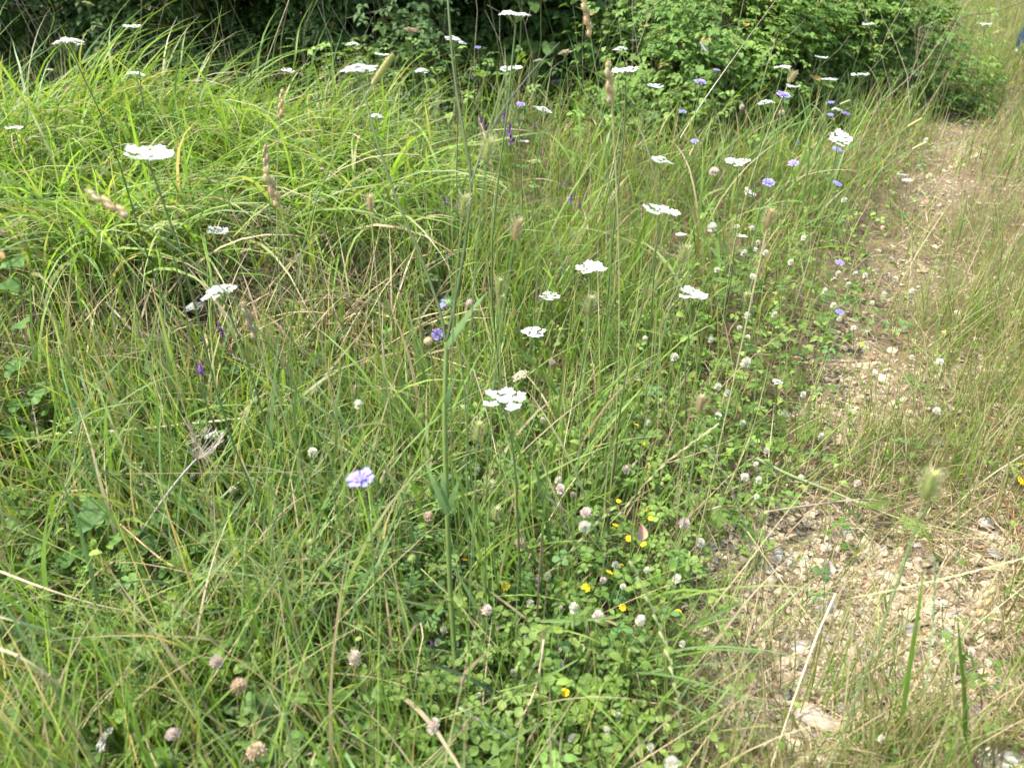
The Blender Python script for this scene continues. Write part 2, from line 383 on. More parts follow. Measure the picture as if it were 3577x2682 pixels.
CLOVER = [(1700,2129,56,1),(1513,2536,58,1),(1551,2200,36,0),(1591,2245,42,0),(1529,2243,34,0),(1817,1899,52,2),(2047,1790,45,1),(2042,1839,48,0),(2004,2124,50,0),(1852,2108,36,0),
 (2088,2151,45,1),(2237,2167,52,0),(2364,2021,48,0),(2261,1991,30,0),(1914,2010,28,0),(1879,2026,30,0),(1836,2227,30,0),(1673,2428,30,0),(1781,2490,24,0),(1998,2577,46,0),(2120,2550,36,0),
 (2156,2495,26,0),(2272,2607,34,0),(2345,2666,60,0),(1239,2297,62,1),(1795,2349,36,0),(1958,2324,30,0),(2215,2267,32,0),(2177,2048,28,0),(2107,2026,28,1),(1958,2121,26,1),(1741,2192,28,1),
 (1545,2026,30,0),(1665,2582,36,2),(1947,1956,26,1),(2150,1972,30,0),(2367,1953,26,0),(2058,1928,34,1),(1955,2270,26,0),(1497,1804,46,2),(2383,2249,34,0),
 (757,2311,66,1),(814,2482,40,0),(895,2623,84,2),(835,2395,74,2),(602,2563,66,1),(1895,1468,30,0),(1928,1264,30,1),(1950,1677,38,0),(1958,1709,40,1),(1667,1639,34,0),
 (2356,1248,36,0),(2253,1183,28,0),(2264,1476,30,0),(2186,1639,30,1),(1252,1414,46,0),(1093,1580,48,0),(2004,1731,30,1),(2605,1267,46,0),(2507,1351,34,0),(2540,1373,32,0),(2510,1454,32,0),
 (2594,1476,28,0),(2610,1102,32,0),(2705,1099,28,0),(2629,966,28,0),(2504,944,26,0),(2583,1145,24,0),(2613,1178,22,0),(2483,1188,26,0),(2602,1666,38,0),(2651,1677,26,0),(2995,1687,34,1),
 (2797,1668,34,0),(2868,1522,26,0),(2762,917,26,0),(2928,955,26,0),(2987,955,20,0),(3023,963,22,0),(2963,993,24,0),(2881,1017,26,0),(2911,1066,28,0),(2930,1114,24,0),(3128,974,22,0),
 (3185,1017,26,0),(3047,1058,22,0),(3088,1028,22,0),(2806,1378,28,0),(2982,1145,26,0),(2678,1574,26,0),(3283,1264,30,0),(3185,1248,22,0),(3272,1433,34,0),(2640,1622,28,0),(2963,1750,32,1),
 (2643,1736,28,0),(2627,797,28,0),(2575,792,24,0),(2599,884,30,0),(2673,884,26,0),(2637,873,24,0),(2806,833,24,0),(2648,849,20,0),(2949,700,26,0),(2730,393,22,1),(2591,374,26,1),(3234,491,20,0),
 (2488,797,50,0),(2494,600,50,1),(2391,1828,46,1),(2448,1896,36,0),(2814,1950,30,0),(3394,2276,34,0),(3451,2314,34,0),(3294,2107,30,0),(3080,2580,30,0),(812,1712,36,0),(674,1665,26,0)]
SEEDS = [ # x, y, height, form, slope, label
 (1336,244,128,'cylinder','yellow',38,'slanting yellow green seed head crossing the flat umbel of the forked plant'),
 (982,368,110,'cocksfoot','tan',12,'tan clumped seed head over the tussock crest'),
 (930,560,110,'cocksfoot','tan',4,'narrow tan seed head behind a bigger one over the tussock'),
 (950,655,150,'cocksfoot','tan',-14,'bigger tan fluffy seed head on a bluish stem over the tussock'),
 (380,712,170,'cocksfoot','tan',-58,'drooping tan seed head bending along a blade by the very large umbel'),
 (872,1120,150,'cocksfoot','tan',-12,'tan knotted seed head beside the large domed umbel'),
 (2061,1069,85,'bristle','green',2,'bristly green seed head beside the pale rye spike'),
 (1670,1508,90,'bristle','green',4,'bristly green seed head under the umbel with the beetle'),
 (1746,1003,70,'bristle','green',0,'bristly seed head near the white umbel of star clusters'),
 (1750,1052,50,'bristle','green',10,'short bristly seed head under another in mid meadow'),
 (1703,526,100,'bristle','green',8,'long bristly head beside the dark upper stem of the forked plant'),
 (1618,721,90,'bristle','green',8,'bristly head pressed against the upper stem of the forked plant'),
 (1803,803,90,'bristle','tan',10,'tan green bristly head in mid meadow below the vetch'),
 (1293,711,70,'bristle','tan',0,'pale bristly head beside the bowed stem at the tussock edge'),
 (2447,1413,85,'bristle','tan',0,'whitish bristly head at the edge of the clover bed'),
 (3245,1698,140,'bristle','green',2,'large blurred bristly head hovering over the stony rut'),
 (2613,1047,60,'bristle','green',-20,'bristly head leaning over the clover bed'),
 (2664,1809,60,'bristle','green',10,'bristly head at the rim of the gravel patch'),
 (2388,890,80,'bristle','green',10,'bristly head under the sprawling wide umbel'),
 (2686,765,80,'bristle','tan',4,'olive bristly head in thin grass beside the track verge'),
 (1703,1704,70,'bristle','green',20,'yellow green bristly head under the middle of the meadow'),
 (1732,1796,70,'bristle','green',6,'bristly green head above the pinkish clover bed'),
 (1244,1367,50,'bristle','tan',0,'brownish rounded bristly head above a white clover'),
 (2765,271,50,'bristle','tan',20,'olive head between white umbels before the bramble'),
 (3196,429,56,'cylinder','yellow',60,'curved yellow green head bowing towards the track'),
 (3212,510,56,'cylinder','yellow',66,'lower curved head bowing towards the track'),
 (2952,358,40,'cylinder','yellow',70,'short yellow head lying beside the flat straight rimmed umbel'),
 (3174,1923,56,'cylinder','green',0,'smooth oval green head upright over the gravel'),
 (3435,2107,150,'cocksfoot','tan',16,'blurred tan seed head over the dry grass strip'),
 (190,2650,110,'cylinder','yellow',6,'blurred yellow green head in the dense corner grass'),
 (2050,60,140,'cocksfoot','tan',-14,'long tan seed head against the hedge shadow'),
 (2130,290,150,'cocksfoot','tan',-8,'tan seed stalk before the bramble beside a flat wide umbel'),
]
BUDS = [(1643,1058,34,'pink','round pinkish brown bud on a slim stem beside the forked plant'),
        (1497,1191,36,'tan','round tan bud touching the fuzzy violet scabious'),
        (1572,1060,44,'spiny','green spiny bud with bluish florets on the forked stem'),
        (1088,1893,36,'green','small green button bud over the low leaves'),
        (1440,1950,34,'green','round green bud above the oval leaves, out of focus'),
        (1473,1454,30,'green','pale green bud beside the main stem of the forked plant')]

LOBES = [(40, 930, 190, .30), (30, 1010, 150, .28), (60, 1145, 150, .25), (30, 1290, 170, .2), (120, 1380, 190, .16), (40, 1420, 170, .14), (150, 1440, 150, .12), (20, 1520, 150, .12),
         (330, 1830, 230, .15), (400, 1880, 190, .13), (270, 1850, 200, .12), (560, 1820, 150, .14), (520, 1920, 170, .11), (420, 1990, 200, .09), (220, 1960, 200, .10), (560, 2000, 150, .08), (690, 1920, 150, .10), (100, 1940, 190, .09)]
# ------------------------------------------------------------------ ground
def make_ground():
    xs = np.concatenate([-np.geomspace(150, 4.2, 26), np.linspace(-4, 5, 226), np.geomspace(5.2, 150, 26)])
    ys = np.concatenate([-np.geomspace(80, .3, 22), np.linspace(-.2, 8, 206), np.geomspace(8.2, 200, 26)])
    X, Y = np.meshgrid(xs, ys); Z = gz(X, Y)
    V = np.stack([X, Y, Z], -1).reshape(-1, 3); nx, ny = len(xs), len(ys)
    i = (np.arange(ny-1)[:, None]*nx+np.arange(nx-1)[None]).ravel()
    F = np.stack([i, i+1, i+1+nx, i+nx], 1)
    x, y = V[:, 0], V[:, 1]
    b = bare(x, y)
    col = mixc((.075, .052, .033), (.17, .13, .085), np.clip(b*1.0, 0, 1))
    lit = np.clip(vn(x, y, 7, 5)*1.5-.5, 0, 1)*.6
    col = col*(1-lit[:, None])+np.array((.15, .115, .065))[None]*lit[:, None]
    far = ss(9, 16, np.hypot(x, y)); col = col*(1-far[:, None])+np.array((.075, .10, .03))[None]*far[:, None]
    m, t, p, out = new_mat('soil')
    c = col_input(t, 45, .5); t.links.new(c, p.inputs['Base Color']); p.inputs['Roughness'].default_value = .95; p.inputs['Specular IOR Level'].default_value = .1
    tc = t.nodes.new('ShaderNodeTexCoord'); n = t.nodes.new('ShaderNodeTexNoise'); n.inputs['Scale'].default_value = 160; n.inputs['Detail'].default_value = 6
    t.links.new(tc.outputs['Object'], n.inputs['Vector'])
    bp = t.nodes.new('ShaderNodeBump'); bp.inputs['Strength'].default_value = .9; bp.inputs['Distance'].default_value = .008
    t.links.new(n.outputs['Fac'], bp.inputs['Height']); t.links.new(bp.outputs[0], p.inputs['Normal'])
    tag(link('ground', npmesh('ground', V, F, [], col, m)), kind='structure')
make_ground()

# ------------------------------------------------------------------ the stony track: chips of limestone
def stone_mesh(name, seed, flat, npts=13):
    import bmesh
    rr = random.Random(seed); bm = bmesh.new()
    for _ in range(npts):
        v = Vector((rr.gauss(0, 1), rr.gauss(0, 1), rr.gauss(0, 1))).normalized()*rr.uniform(.8, 1.05)
        bm.verts.new((v.x*rr.uniform(.85, 1.1), v.y*.82, v.z*flat))
    r_ = bmesh.ops.convex_hull(bm, input=bm.verts)
    for v in [v for v in bm.verts if not v.link_faces]: bm.verts.remove(v)
    bmesh.ops.triangulate(bm, faces=bm.faces); bm.verts.ensure_lookup_table()
    for i, v in enumerate(bm.verts): v.index = i
    V = np.array([v.co[:] for v in bm.verts]); T = np.array([[v.index for v in f.verts] for f in bm.faces]); bm.free()
    return V, np.zeros((0, 4), int), T, np.ones((len(V), 3))
STONES = [stone_mesh('s', 40+k, .45+.05*(k % 4)) for k in range(10)]
def stone_tint(n):
    a = R.random(n); c = mixc((.37, .295, .195), (.47, .40, .285), a)
    g = R.random(n) < .10; c[g] = (.30, .285, .265); o = R.random(n) < .10; c[o] = (.32, .21, .13)
    return c*R.uniform(.62, 1.1, n)[:, None]
def make_gravel():
    trk = empty('stony_track', (0, 0, 0)); tag(trk, kind='structure')
    n = 90000
    y = .4*np.exp(R.random(n)*np.log(9/.4)); x = R.uniform(-.6, 1.1, n)*(.35+.35*y)+rut_x(y)
    d = np.hypot(x, y)
    keep = R.random(n) < np.clip(bare(x, y)**1.5*1.1, 0, 1); x, y, d = x[keep], y[keep], d[keep]
    size = np.exp(R.normal(math.log(.0046), .62, len(x))); size = np.clip(size, .0022, .021)
    # the largest as they show, each an object of its own
    z = gz(x, y)
    px, py, dep = project(np.stack([x, y, z], 1)); infr = (px > 0) & (px < 3577) & (py > 0) & (py < 2682)
    show = np.where(infr, size/dep, 0); order = np.argsort(-show); big = order[:300]; rest = order[300:]
    rest = rest[:26000]
    tint = stone_tint(len(x))
    sm = []
    for k, (v, q, t, c) in enumerate(STONES):
        for j in range(2):
            cc = c*stone_tint(1)[0][None]; sm.append(npmesh('stone', v, q, t, cc, M_STONE, False))
    for i in big:
        s = float(size[i])
        link('stone', sm[R.integers(len(sm))], trk, (x[i], y[i], float(z[i])+s*.22), (R.uniform(-.3, .3), R.uniform(-.3, .3), R.uniform(0, 6.3)), s)
    pos = np.stack([x[rest], y[rest], z[rest]+size[rest]*.2], 1); nn = len(rest)
    V, F4, F3, cc = scatter(STONES, R.integers(0, 10, nn), pos, rots(R.uniform(0, 6.3, nn), R.normal(0, .3, nn)), size[rest], tint[rest])
    tag(link('gravel', npmesh('gravel', V, F4, F3, cc, M_STONE, False), trk), kind='stuff')
make_gravel()

# ------------------------------------------------------------------ register the blooms before the grass grows
for (fx, fy, wp, *_r) in UMBELS: keep_clear(fx, fy, wp*.5, placed(fx, fy, wp, .062, .46 if fx < 1150 and fy < 620 else .34 if fx < 1400 and fy < 640 else .12, .95)[2])
for (fx, fy, wp, _l) in SCABIOUS: keep_clear(fx, fy, wp*.5, placed(fx, fy, wp, .034, .12, .8)[2])
for (fx, fy, wp) in VETCH: keep_clear(fx, fy, wp*.4, placed(fx, fy, wp*.5, .018, .2, .45)[2])
for (fx, fy, wp) in YELLOW: keep_clear(fx, fy, wp*.6, placed(fx, fy, wp, .02, .08, .3)[2])
for (fx, fy, wp, _k) in CLOVER: keep_clear(fx, fy, wp*.55, placed(fx, fy, wp, .021, .08, .2)[2])
keep_clear(3573, 60, 22, 5.0); keep_clear(3573, 20, 22, 5.0); keep_clear(3573, 110, 22, 5.0)
for s_ in SEEDS: keep_clear(s_[0], s_[1], s_[2]*.4, placed(s_[0], s_[1], s_[2]*.35, .017, .3, .9)[2])
for (x_, y_, w_) in ((2868, 2462, 120), (3530, 2672, 200), (3448, 1822, 50), (2741, 1856, 30), (2815, 2190, 60)): keep_clear(x_, y_, w_*.5, at_height(x_, y_, .02)[1])
for (x_, y_, w_, z_) in LOBES: keep_clear(x_, y_, w_*.14, at_height(x_, y_, z_)[1])
for b_ in BUDS: keep_clear(b_[0], b_[1], b_[2]*.5, placed(b_[0], b_[1], b_[2], .02, .2, .7)[2])

# ------------------------------------------------------------------ grass blades
def blades(x, y, L, W, az, lean, bend, S, col, tip=None, twist=0.0, power=1.3, keep=True, fold=0.0, z0=None):
    """ribbons that start upright-ish (LEAN) and bend over by BEND; returns V, F4, F3, col"""
    n = len(x); z = gz(x, y) if z0 is None else z0
    s = np.linspace(0, 1, S+1); ang = lean[:, None]+bend[:, None]*s[None]**power
    az_ = az[:, None]+np.cumsum(R.normal(0, .05, (n, S+1)), 1)
    D = np.stack([np.sin(ang)*np.sin(az_), np.sin(ang)*np.cos(az_), np.cos(ang)], -1)
    step = D[:, :-1]*(L/S)[:, None, None]
    Pt = np.concatenate([np.zeros((n, 1, 3)), np.cumsum(step, 1)], 1)+np.stack([x, y, z], -1)[:, None]
    Pt[..., 2] = np.maximum(Pt[..., 2], z[:, None]+.004+.02*s[None]*(R.random(n)[:, None]))
    if keep:
        k = ~hides(Pt)
        Pt, D, L, W, col, az_ = Pt[k], D[k], L[k], W[k], col[k], az_[k]; n = len(Pt)
        if tip is not None: tip = tip[k]
    side = np.stack([np.cos(az_), -np.sin(az_), np.zeros_like(az_)], -1)
    psi = (R.normal(0, twist, n) if twist else np.zeros(n))[:, None]*(.3+s[None])
    other = np.cross(D, side)
    side = side*np.cos(psi)[..., None]+other*np.sin(psi)[..., None]
    prof = (1-s**3)*(.75+.5*np.sin(np.pi*np.minimum(s*1.1, 1)))
    hw = (W[:, None]*prof[None]*.5)[..., None]
    A = Pt-side*hw; B = Pt+side*hw
    if fold:
        e = np.cross(side, D)*hw*fold; A = A+e; B = B+e
    nv = 2*S+1
    V = np.empty((n, nv, 3)); V[:, 0:2*S:2] = A[:, :S]; V[:, 1:2*S:2] = B[:, :S]; V[:, 2*S] = Pt[:, S]
    f4 = np.array([[2*i, 2*i+1, 2*i+3, 2*i+2] for i in range(S-1)]).reshape(-1, 4); f3 = np.array([[2*S-2, 2*S-1, 2*S]])
    off = np.arange(n)*nv
    cc = np.repeat(col[:, None], nv, 1)
    if tip is not None:
        sv = np.concatenate([np.repeat(s[:S], 2), [1]]); g = (sv**2)[None, :, None]
        cc = cc*(1-g)+tip[:, None]*g
    return V.reshape(-1, 3), (f4[None]+off[:, None, None]).reshape(-1, 4), (f3[None]+off[:, None, None]).reshape(-1, 3), cc.reshape(-1, 3)
def merge(parts):
    b = 0; V, Q, T, Cc = [], [], [], []
    for v, q, t, c in parts:
        V.append(v); Q.append(q+b); T.append(t+b); Cc.append(c); b += len(v)
    return np.concatenate(V), np.concatenate(Q), np.concatenate(T), np.concatenate(Cc)
def stuff(name, parts, mat, label=None, cat=None):
    V, Q, T, c = merge(parts); o = link(name, npmesh(name, V, Q, T, c, mat)); tag(o, label, cat, kind='stuff'); return o
def field(n, y0, y1, spread=.82, extra=.5):
    y = y0*np.exp(R.random(n)*math.log(y1/y0)); x = R.uniform(-1, 1, n)*(spread*y+extra); return x, y
YG1, YG2 = np.array((.105, .195, .032)), np.array((.215, .315, .068))
BG1, BG2 = np.array((.11, .20, .06)), np.array((.18, .28, .11))
STRAW, TAN, RED = np.array((.43, .36, .235)), np.array((.27, .205, .125)), np.array((.24, .10, .055))
def greens(n, dry=.1, blue=.15):
    c = mixc(YG1, YG2, R.random(n)); b = R.random(n) < blue; c[b] = mixc(BG1, BG2, R.random(b.sum()))
    d = R.random(n) < dry; c[d] = mixc(TAN, STRAW, R.random(d.sum()))
    return c*R.uniform(.8, 1.2, n)[:, None]
def tips(c, p=.3):
    t = c.copy(); k = R.random(len(c)) < p; t[k] = mixc(TAN, STRAW, R.random(k.sum())); return t

def in_tussock(x, y):
    """0..1 mask of the big arching tussock"""
    e = ((x+1.55)/1.45)**2+((y-2.72)/.86)**2
    return 1-ss(.72, 1.12, e+.35*(vn(x, y, 2.2, 6)-.5))

def make_tussock():
    parts = []
    n = 30000; x = R.uniform(-3.6, .3, n); y = R.uniform(1.6, 3.6, n)
    m = in_tussock(x, y)*(.35+.9*vn(x, y, 3.1, 2)); k = R.random(n) < m*.46; x, y = x[k], y[k]; n = len(x)
    # tufts: blades of one tuft share a direction; most fall away to the track side and towards the viewer
    base = 1.75+1.5*(vn(x, y, 1.1, 1)-.5)*2.2
    az = base+R.normal(0, 1.0, n)
    L = R.uniform(.36, .80, n)*(.75+.5*vn(x, y, 1.6, 7)); W = R.uniform(.0048, .0105, n)
    lean = np.abs(R.normal(.22, .2, n)); bend = R.uniform(1.15, 2.25, n)
    c = greens(n, .05, .12)*1.05
    parts.append(blades(x, y, L, W, az, lean, bend, 9, c, tips(c, .25), twist=.5, power=1.1))
    # upright young blades
    k = R.random(n) < .07; q = k.sum(); c = greens(q, .02, .1)*1.05
    parts.append(blades(x[k], y[k], R.uniform(.35, .62, q), R.uniform(.006, .010, q), az[k], R.uniform(0, .25, q), R.uniform(0, .6, q), 7, c, tips(c, .3), twist=.4))
    stuff('tussock_grass', parts, M_BLADE, 'tall tussock of long yellow green blades arching towards the track', 'grass')
    # dead thatch under its front
    n = 9000; x = R.uniform(-2.6, .1, n); y = R.uniform(1.25, 3.2, n)
    e = ((x+1.2)/1.1)**2+((y-2.0)/.55)**2
    k = R.random(n) < (1-ss(.5, 1.2, e)); x, y = x[k], y[k]; n = len(x)
    c = mixc((.19, .135, .085), (.42, .33, .20), R.random(n))
    parts = [blades(x, y, R.uniform(.12, .4, n), R.uniform(.002, .005, n), R.uniform(0, 6.3, n), R.uniform(.5, 1.5, n), R.uniform(.1, .9, n), 4, c, twist=1., z0=gz(x, y)+R.uniform(0, .12, n))]
    stuff('dead_grass', parts, M_DRY, 'matted dead brown thatch under the front of the tussock', 'dead grass')
make_tussock()

def thatch(x, y): return (1-ss(.4, 1.1, ((x+1.35)/.85)**2+((y-1.92)/.42)**2))
def make_meadow():
    parts = []
    # fine upright blades left of the track
    x, y = field(86000, .36, 6.4); d = dd(x, y); tus = in_tussock(x, y)
    dens = ss(-.2, -.6, d)*(1-.75*tus)*(.3+1.0*vn(x, y, 2.6, 3))*(1-.75*bare(x, y))
    verge = ss(-.95, -.4, d)*ss(2.9, 1.8, y); dens *= (1-.45*verge)
    dens *= np.where(y < 1.15, .8, 1)*(1-.65*ss(-.5, -.8, x)*ss(1.5, 1.2, y))*(1-.7*ss(3.2, 3.9, y))*(1-.45*ss(2.3, 3.1, y))*(1-.7*thatch(x, y))
    k = R.random(len(x)) < dens*.8; x, y, d = x[k], y[k], d[k]; n = len(x)
    tall = (.55+.9*vn(x, y, 1.7, 4))*(1-.4*ss(-.75, -.2, d))*(1-.25*ss(2.6, 3.6, y))
    L = R.uniform(.13, .36, n)*tall; W = R.uniform(.0022, .0056, n)*np.clip(.85+.1*y, .9, 1.25)
    az = np.where(R.random(n) < .65, R.uniform(0, 6.3, n), vn(x, y, 1.2, 5)*9)
    c = greens(n, .10, .16)
    parts.append(blades(x, y, L, W, az, np.abs(R.normal(.14, .24, n)), np.abs(R.normal(.4, .6, n)), 5, c, tips(c, .35), twist=.7))
    stuff('meadow_grass', parts, M_BLADE, 'fine upright yellow green grass filling the middle of the meadow', 'grass')
    # short lawn-like fuzz of young grass and dead bits low down, hides the soil
    x, y = field(70000, .34, 5.0); d = dd(x, y)
    k = R.random(len(x)) < ss(-.05, -.35, d)*(1-.8*bare(x, y))*(1-.5*in_tussock(x, y))*.55*(1-.8*thatch(x, y)); x, y = x[k], y[k]; n = len(x)
    c = greens(n, .28, .2)*R.uniform(.8, 1.1, n)[:, None]
    parts = [blades(x, y, R.uniform(.04, .15, n), R.uniform(.0018, .0036, n), R.uniform(0, 6.3, n), np.abs(R.normal(.5, .4, n)), R.uniform(0, 1.0, n), 3, c, twist=.8)]
    stuff('low_grass', parts, M_BLADE, 'short mixed green and dead grass between the taller stems', 'grass')
    # long coarse blades in the near left corner, crossing each other
    n = 2300; x = R.uniform(-1.0, .3, n); y = R.uniform(.25, 1.15, n)
    k = R.random(n) < .25+.75*ss(.05, -.45, x); x, y = x[k], y[k]; n = len(x)
    c = greens(n, .16, .5)*1.15
    parts = [blades(x, y, R.uniform(.2, .48, n), R.uniform(.0018, .0046, n), R.uniform(0, 6.3, n), np.abs(R.normal(.6, .4, n)), R.uniform(.2, 1.4, n), 8, c, tips(c, .25), twist=.5)]
    n = 1500; x = R.uniform(-1.5, .2, n); y = R.uniform(.75, 1.55, n)
    c = greens(n, .1, .3)
    parts.append(blades(x, y, R.uniform(.2, .5, n), R.uniform(.0035, .0075, n), R.uniform(0, 6.3, n), np.abs(R.normal(.45, .35, n)), R.uniform(.2, 1.5, n), 8, c, tips(c, .25), twist=.5))
    n = 1500; x = R.uniform(-.7, 1.5, n); y = R.uniform(1.9, 4.3, n); k = (dd(x, y) < -.35) & (R.random(n) < .25+.9*vn(x, y, 2.1, 5)); x, y = x[k], y[k]; n = len(x)
    c = greens(n, .10, .2)
    parts.append(blades(x, y, R.uniform(.2, .6, n), R.uniform(.003, .009, n), R.uniform(0, 6.3, n), np.abs(R.normal(.35, .3, n)), R.uniform(.4, 1.8, n), 8, c, tips(c, .25), twist=.5))
    n = 70; x = R.uniform(-.75, -.05, n); y = R.uniform(.30, .62, n); c = greens(n, .2, .6)*1.1
    parts.append(blades(x, y, R.uniform(.3, .6, n), R.uniform(.003, .0058, n), R.uniform(0, 6.3, n), np.abs(R.normal(.35, .3, n)), R.uniform(.2, 1.3, n), 9, c, tips(c, .25), twist=.4))
    stuff('coarse_grass', parts, M_BLADE, 'long coarse bluish blades crossing each other in the near corner', 'grass')
    # thin wiry stems all over
    x, y = field(9500, .4, 5.5); d = dd(x, y); n = len(x)
    k = R.random(n) < np.where(d < -.1, .55, .34)*(1-.6*in_tussock(x, y)); x, y, d = x[k], y[k], d[k]; n = len(x)
    c = greens(n, .38, .15)*1.1; c[d > -.1] = mixc((.20, .21, .07), STRAW, R.random((d > -.1).sum()))
    parts = [blades(x, y, R.uniform(.2, .55, n)*np.where(d > -.1, .75, 1), R.uniform(.0013, .0024, n), R.uniform(0, 6.3, n), np.abs(R.normal(.25, .36, n)), R.normal(.2, .4, n), 6, c, twist=.2)]
    stuff('wiry_stems', parts, M_BLADE, 'thin wiry green and straw coloured stems scattered over the meadow', 'grass')
make_meadow()

def make_track_grass():
    x, y = field(115000, .36, 9.5, .95, .6); d = dd(x, y)
    dens = ss(-.4, .1, d)*(1-.88*ss(.4, .85, bare(x, y)))*(1-.3*bare(x, y))*(.25+1.0*vn(x, y, 3.4, 1))
    k = R.random(len(x)) < dens*1.0; x, y, d = x[k], y[k], d[k]; n = len(x)
    c = greens(n, .34, .1); a = R.random(n) < .10*ss(.3, .6, d); c[a] = RED*R.uniform(.8, 1.3, a.sum())[:, None]
    ol = R.random(n) < .38; c[ol] = mixc((.13, .16, .04), (.24, .25, .085), R.random(ol.sum()))
    parts = [blades(x, y, R.uniform(.05, .30, n)*(.6+.7*vn(x, y, 2, 2)), R.uniform(.0013, .0030, n), R.uniform(0, 6.3, n), np.abs(R.normal(.35, .35, n)), R.uniform(0, .9, n), 4, c, tips(c, .3), twist=.6)]
    xf = R.uniform(-.5, 7.5, 60000); yf = R.uniform(3.2, 13, 60000); df = dd(xf, yf)
    k = R.random(60000) < ss(-1.0, -.2, df)*np.clip(1.35-1.1*bare(xf, yf), .12, 1)*(.35+.9*vn(xf, yf, 2.4, 1))*.95; xf, yf = xf[k], yf[k]; nf = len(xf)
    cf = greens(nf, .30, .1); cf[R.random(nf) < .25] = (.20, .21, .075)
    parts.append(blades(xf, yf, R.uniform(.07, .30, nf)*(.6+.7*vn(xf, yf, 2, 2)), R.uniform(.0025, .0055, nf), R.uniform(0, 6.3, nf), np.abs(R.normal(.4, .35, nf)), R.uniform(0, .9, nf), 3, cf, twist=.6))
    xf = R.uniform(.5, 9, 50000); yf = R.uniform(-.6, 9, 50000); df = dd(xf, yf); k = (df > .9) & (R.random(50000) < .3+.7*vn(xf, yf, 2.4, 1)); k &= xf > .62*yf+.45; xf, yf = xf[k], yf[k]; nf = len(xf)
    cf = greens(nf, .30, .1); cf[R.random(nf) < .25] = (.20, .21, .075)
    parts.append(blades(xf, yf, R.uniform(.07, .30, nf), R.uniform(.0025, .0055, nf), R.uniform(0, 6.3, nf), np.abs(R.normal(.4, .35, nf)), R.uniform(0, .9, nf), 3, cf, twist=.6, keep=False))
    # a few real tufts on the strip
    for (fx, fy, h, m_, r_) in ((2830, 2480, .26, 170, .06), (3300, 2640, .3, 90, .03), (3130, 2500, .26, 60, .025), (2640, 2560, .22, 120, .05), (3480, 2150, .22, 90, .05), (3380, 1500, .2, 80, .06),
                            (2620, 2250, .2, 60, .04), (3460, 1100, .22, 110, .1), (3530, 800, .2, 110, .12), (2950, 2250, .16, 40, .03)):
        p, t_ = at_height(fx, fy, 0); m_ = int(m_*.6); xx = p.x+R.normal(0, r_*1.5, m_); yy = p.y+R.normal(0, r_*1.5, m_)
        c = greens(m_, .45, .1); az = np.arctan2(xx-p.x, yy-p.y)
        parts.append(blades(xx, yy, R.uniform(.4, 1.1, m_)*h, R.uniform(.0013, .0026, m_), az, np.abs(R.normal(.4, .3, m_)), R.uniform(.1, .9, m_), 6, c, tips(c, .4), twist=.5))
    stuff('dry_grass', parts, M_BLADE, 'sparse short dry grass on the verge and middle strip of the track', 'grass')
    # straw litter lying flat
    x, y = field(52000, .36, 8.5, .95, .6); d = dd(x, y)
    k = R.random(len(x)) < (.22+.5*ss(-.5, .1, d))*(.3+vn(x, y, 4, 7))*(1-.72*ss(.45, .9, bare(x, y)))*1.2; x, y = x[k], y[k]; n = len(x)
    c = mixc((.15, .105, .06), (.40, .32, .20), R.random(n)**1.2)
    parts = [blades(x, y, R.uniform(.04, .17, n), R.uniform(.001, .0026, n), R.uniform(0, 6.3, n), R.uniform(1.25, 1.56, n), R.uniform(-.1, .25, n), 2, c, twist=.6, keep=False, z0=gz(x, y)+R.uniform(.001, .018, n))]
    stuff('straw_litter', parts, M_DRY, 'pale broken straw lying flat over soil and gravel', 'straw')
make_track_grass()

# ------------------------------------------------------------------ leaf templates (unit size)
def t_clover():
    m = MB()
    for k in range(3):
        a = 2*PI*k/3; d = (math.cos(a), math.sin(a), .12)
        m.leaf((.08*d[0], .08*d[1], 0), d, (0, 0, 1), 1, .86, (1, 1, 1), ((0, .12), (.35, .85), (.75, 1), (1, .35)), cup=.1, droop=.18, fold=.12)
    return m
def t_oval(n=5, tri=False):
    m = MB(); L = 1.0
    m.tube([(0, 0, 0), (0, .6, .05), (0, 1.3, 0)], .018, 3, (.9, .95, .7))
    for k in range(n//2):
        for s in (-1, 1): m.leaf((0, .35+k*.42, .04), (s*1, .35, .1), (0, 0, 1), .62, .36, (1, 1, 1), ((0, .1), (.3, .95), (.7, .8), (1, 0)), droop=.15, fold=.15)
    m.leaf((0, .35+(n//2)*.42-.1, .03), (0, 1, 0), (0, 0, 1), .72, .42, (1, 1, 1), ((0, .1), (.3, .95), (.7, .8), (1, 0)), droop=.2, fold=.15)
    return m
def t_bramble():
    m = MB(); pr = ((0, .15), (.18, .8), (.3, .92), (.42, .86), (.55, .9), (.75, .55), (1, 0))
    m.tube([(0, -.5, -.1), (0, 0, 0)], .02, 3, (1, .8, .7))
    for a, l in ((0, 1.05), (1.25, .85), (-1.25, .85)): m.leaf((0, .05, 0), (math.sin(a), math.cos(a), .05), (0, 0, 1), l, .68*l, (1, 1, 1), pr, droop=.22, fold=.2)
    return m
def t_single(w=.6):
    m = MB(); m.leaf((0, 0, 0), (0, 1, .0), (0, 0, 1), 1, w, (1, 1, 1), ((0, .15), (.3, .95), (.65, .8), (1, 0)), droop=.2, fold=.16); return m
def lobed_outline(lobes=5, depth=.5, teeth=True):
    pts = []
    n = 36
    for i in range(n+1):
        a = -PI*.88+2*PI*.88*i/n
        r = 1-depth*abs(math.sin(a*lobes/2/.88*.5*1.0))**.8*.9+(0.05 if (i % 2 and teeth) else 0)
        r *= (.74+.26*math.cos(a))
        pts.append((math.sin(a)*r, math.cos(a)*r))
    return pts
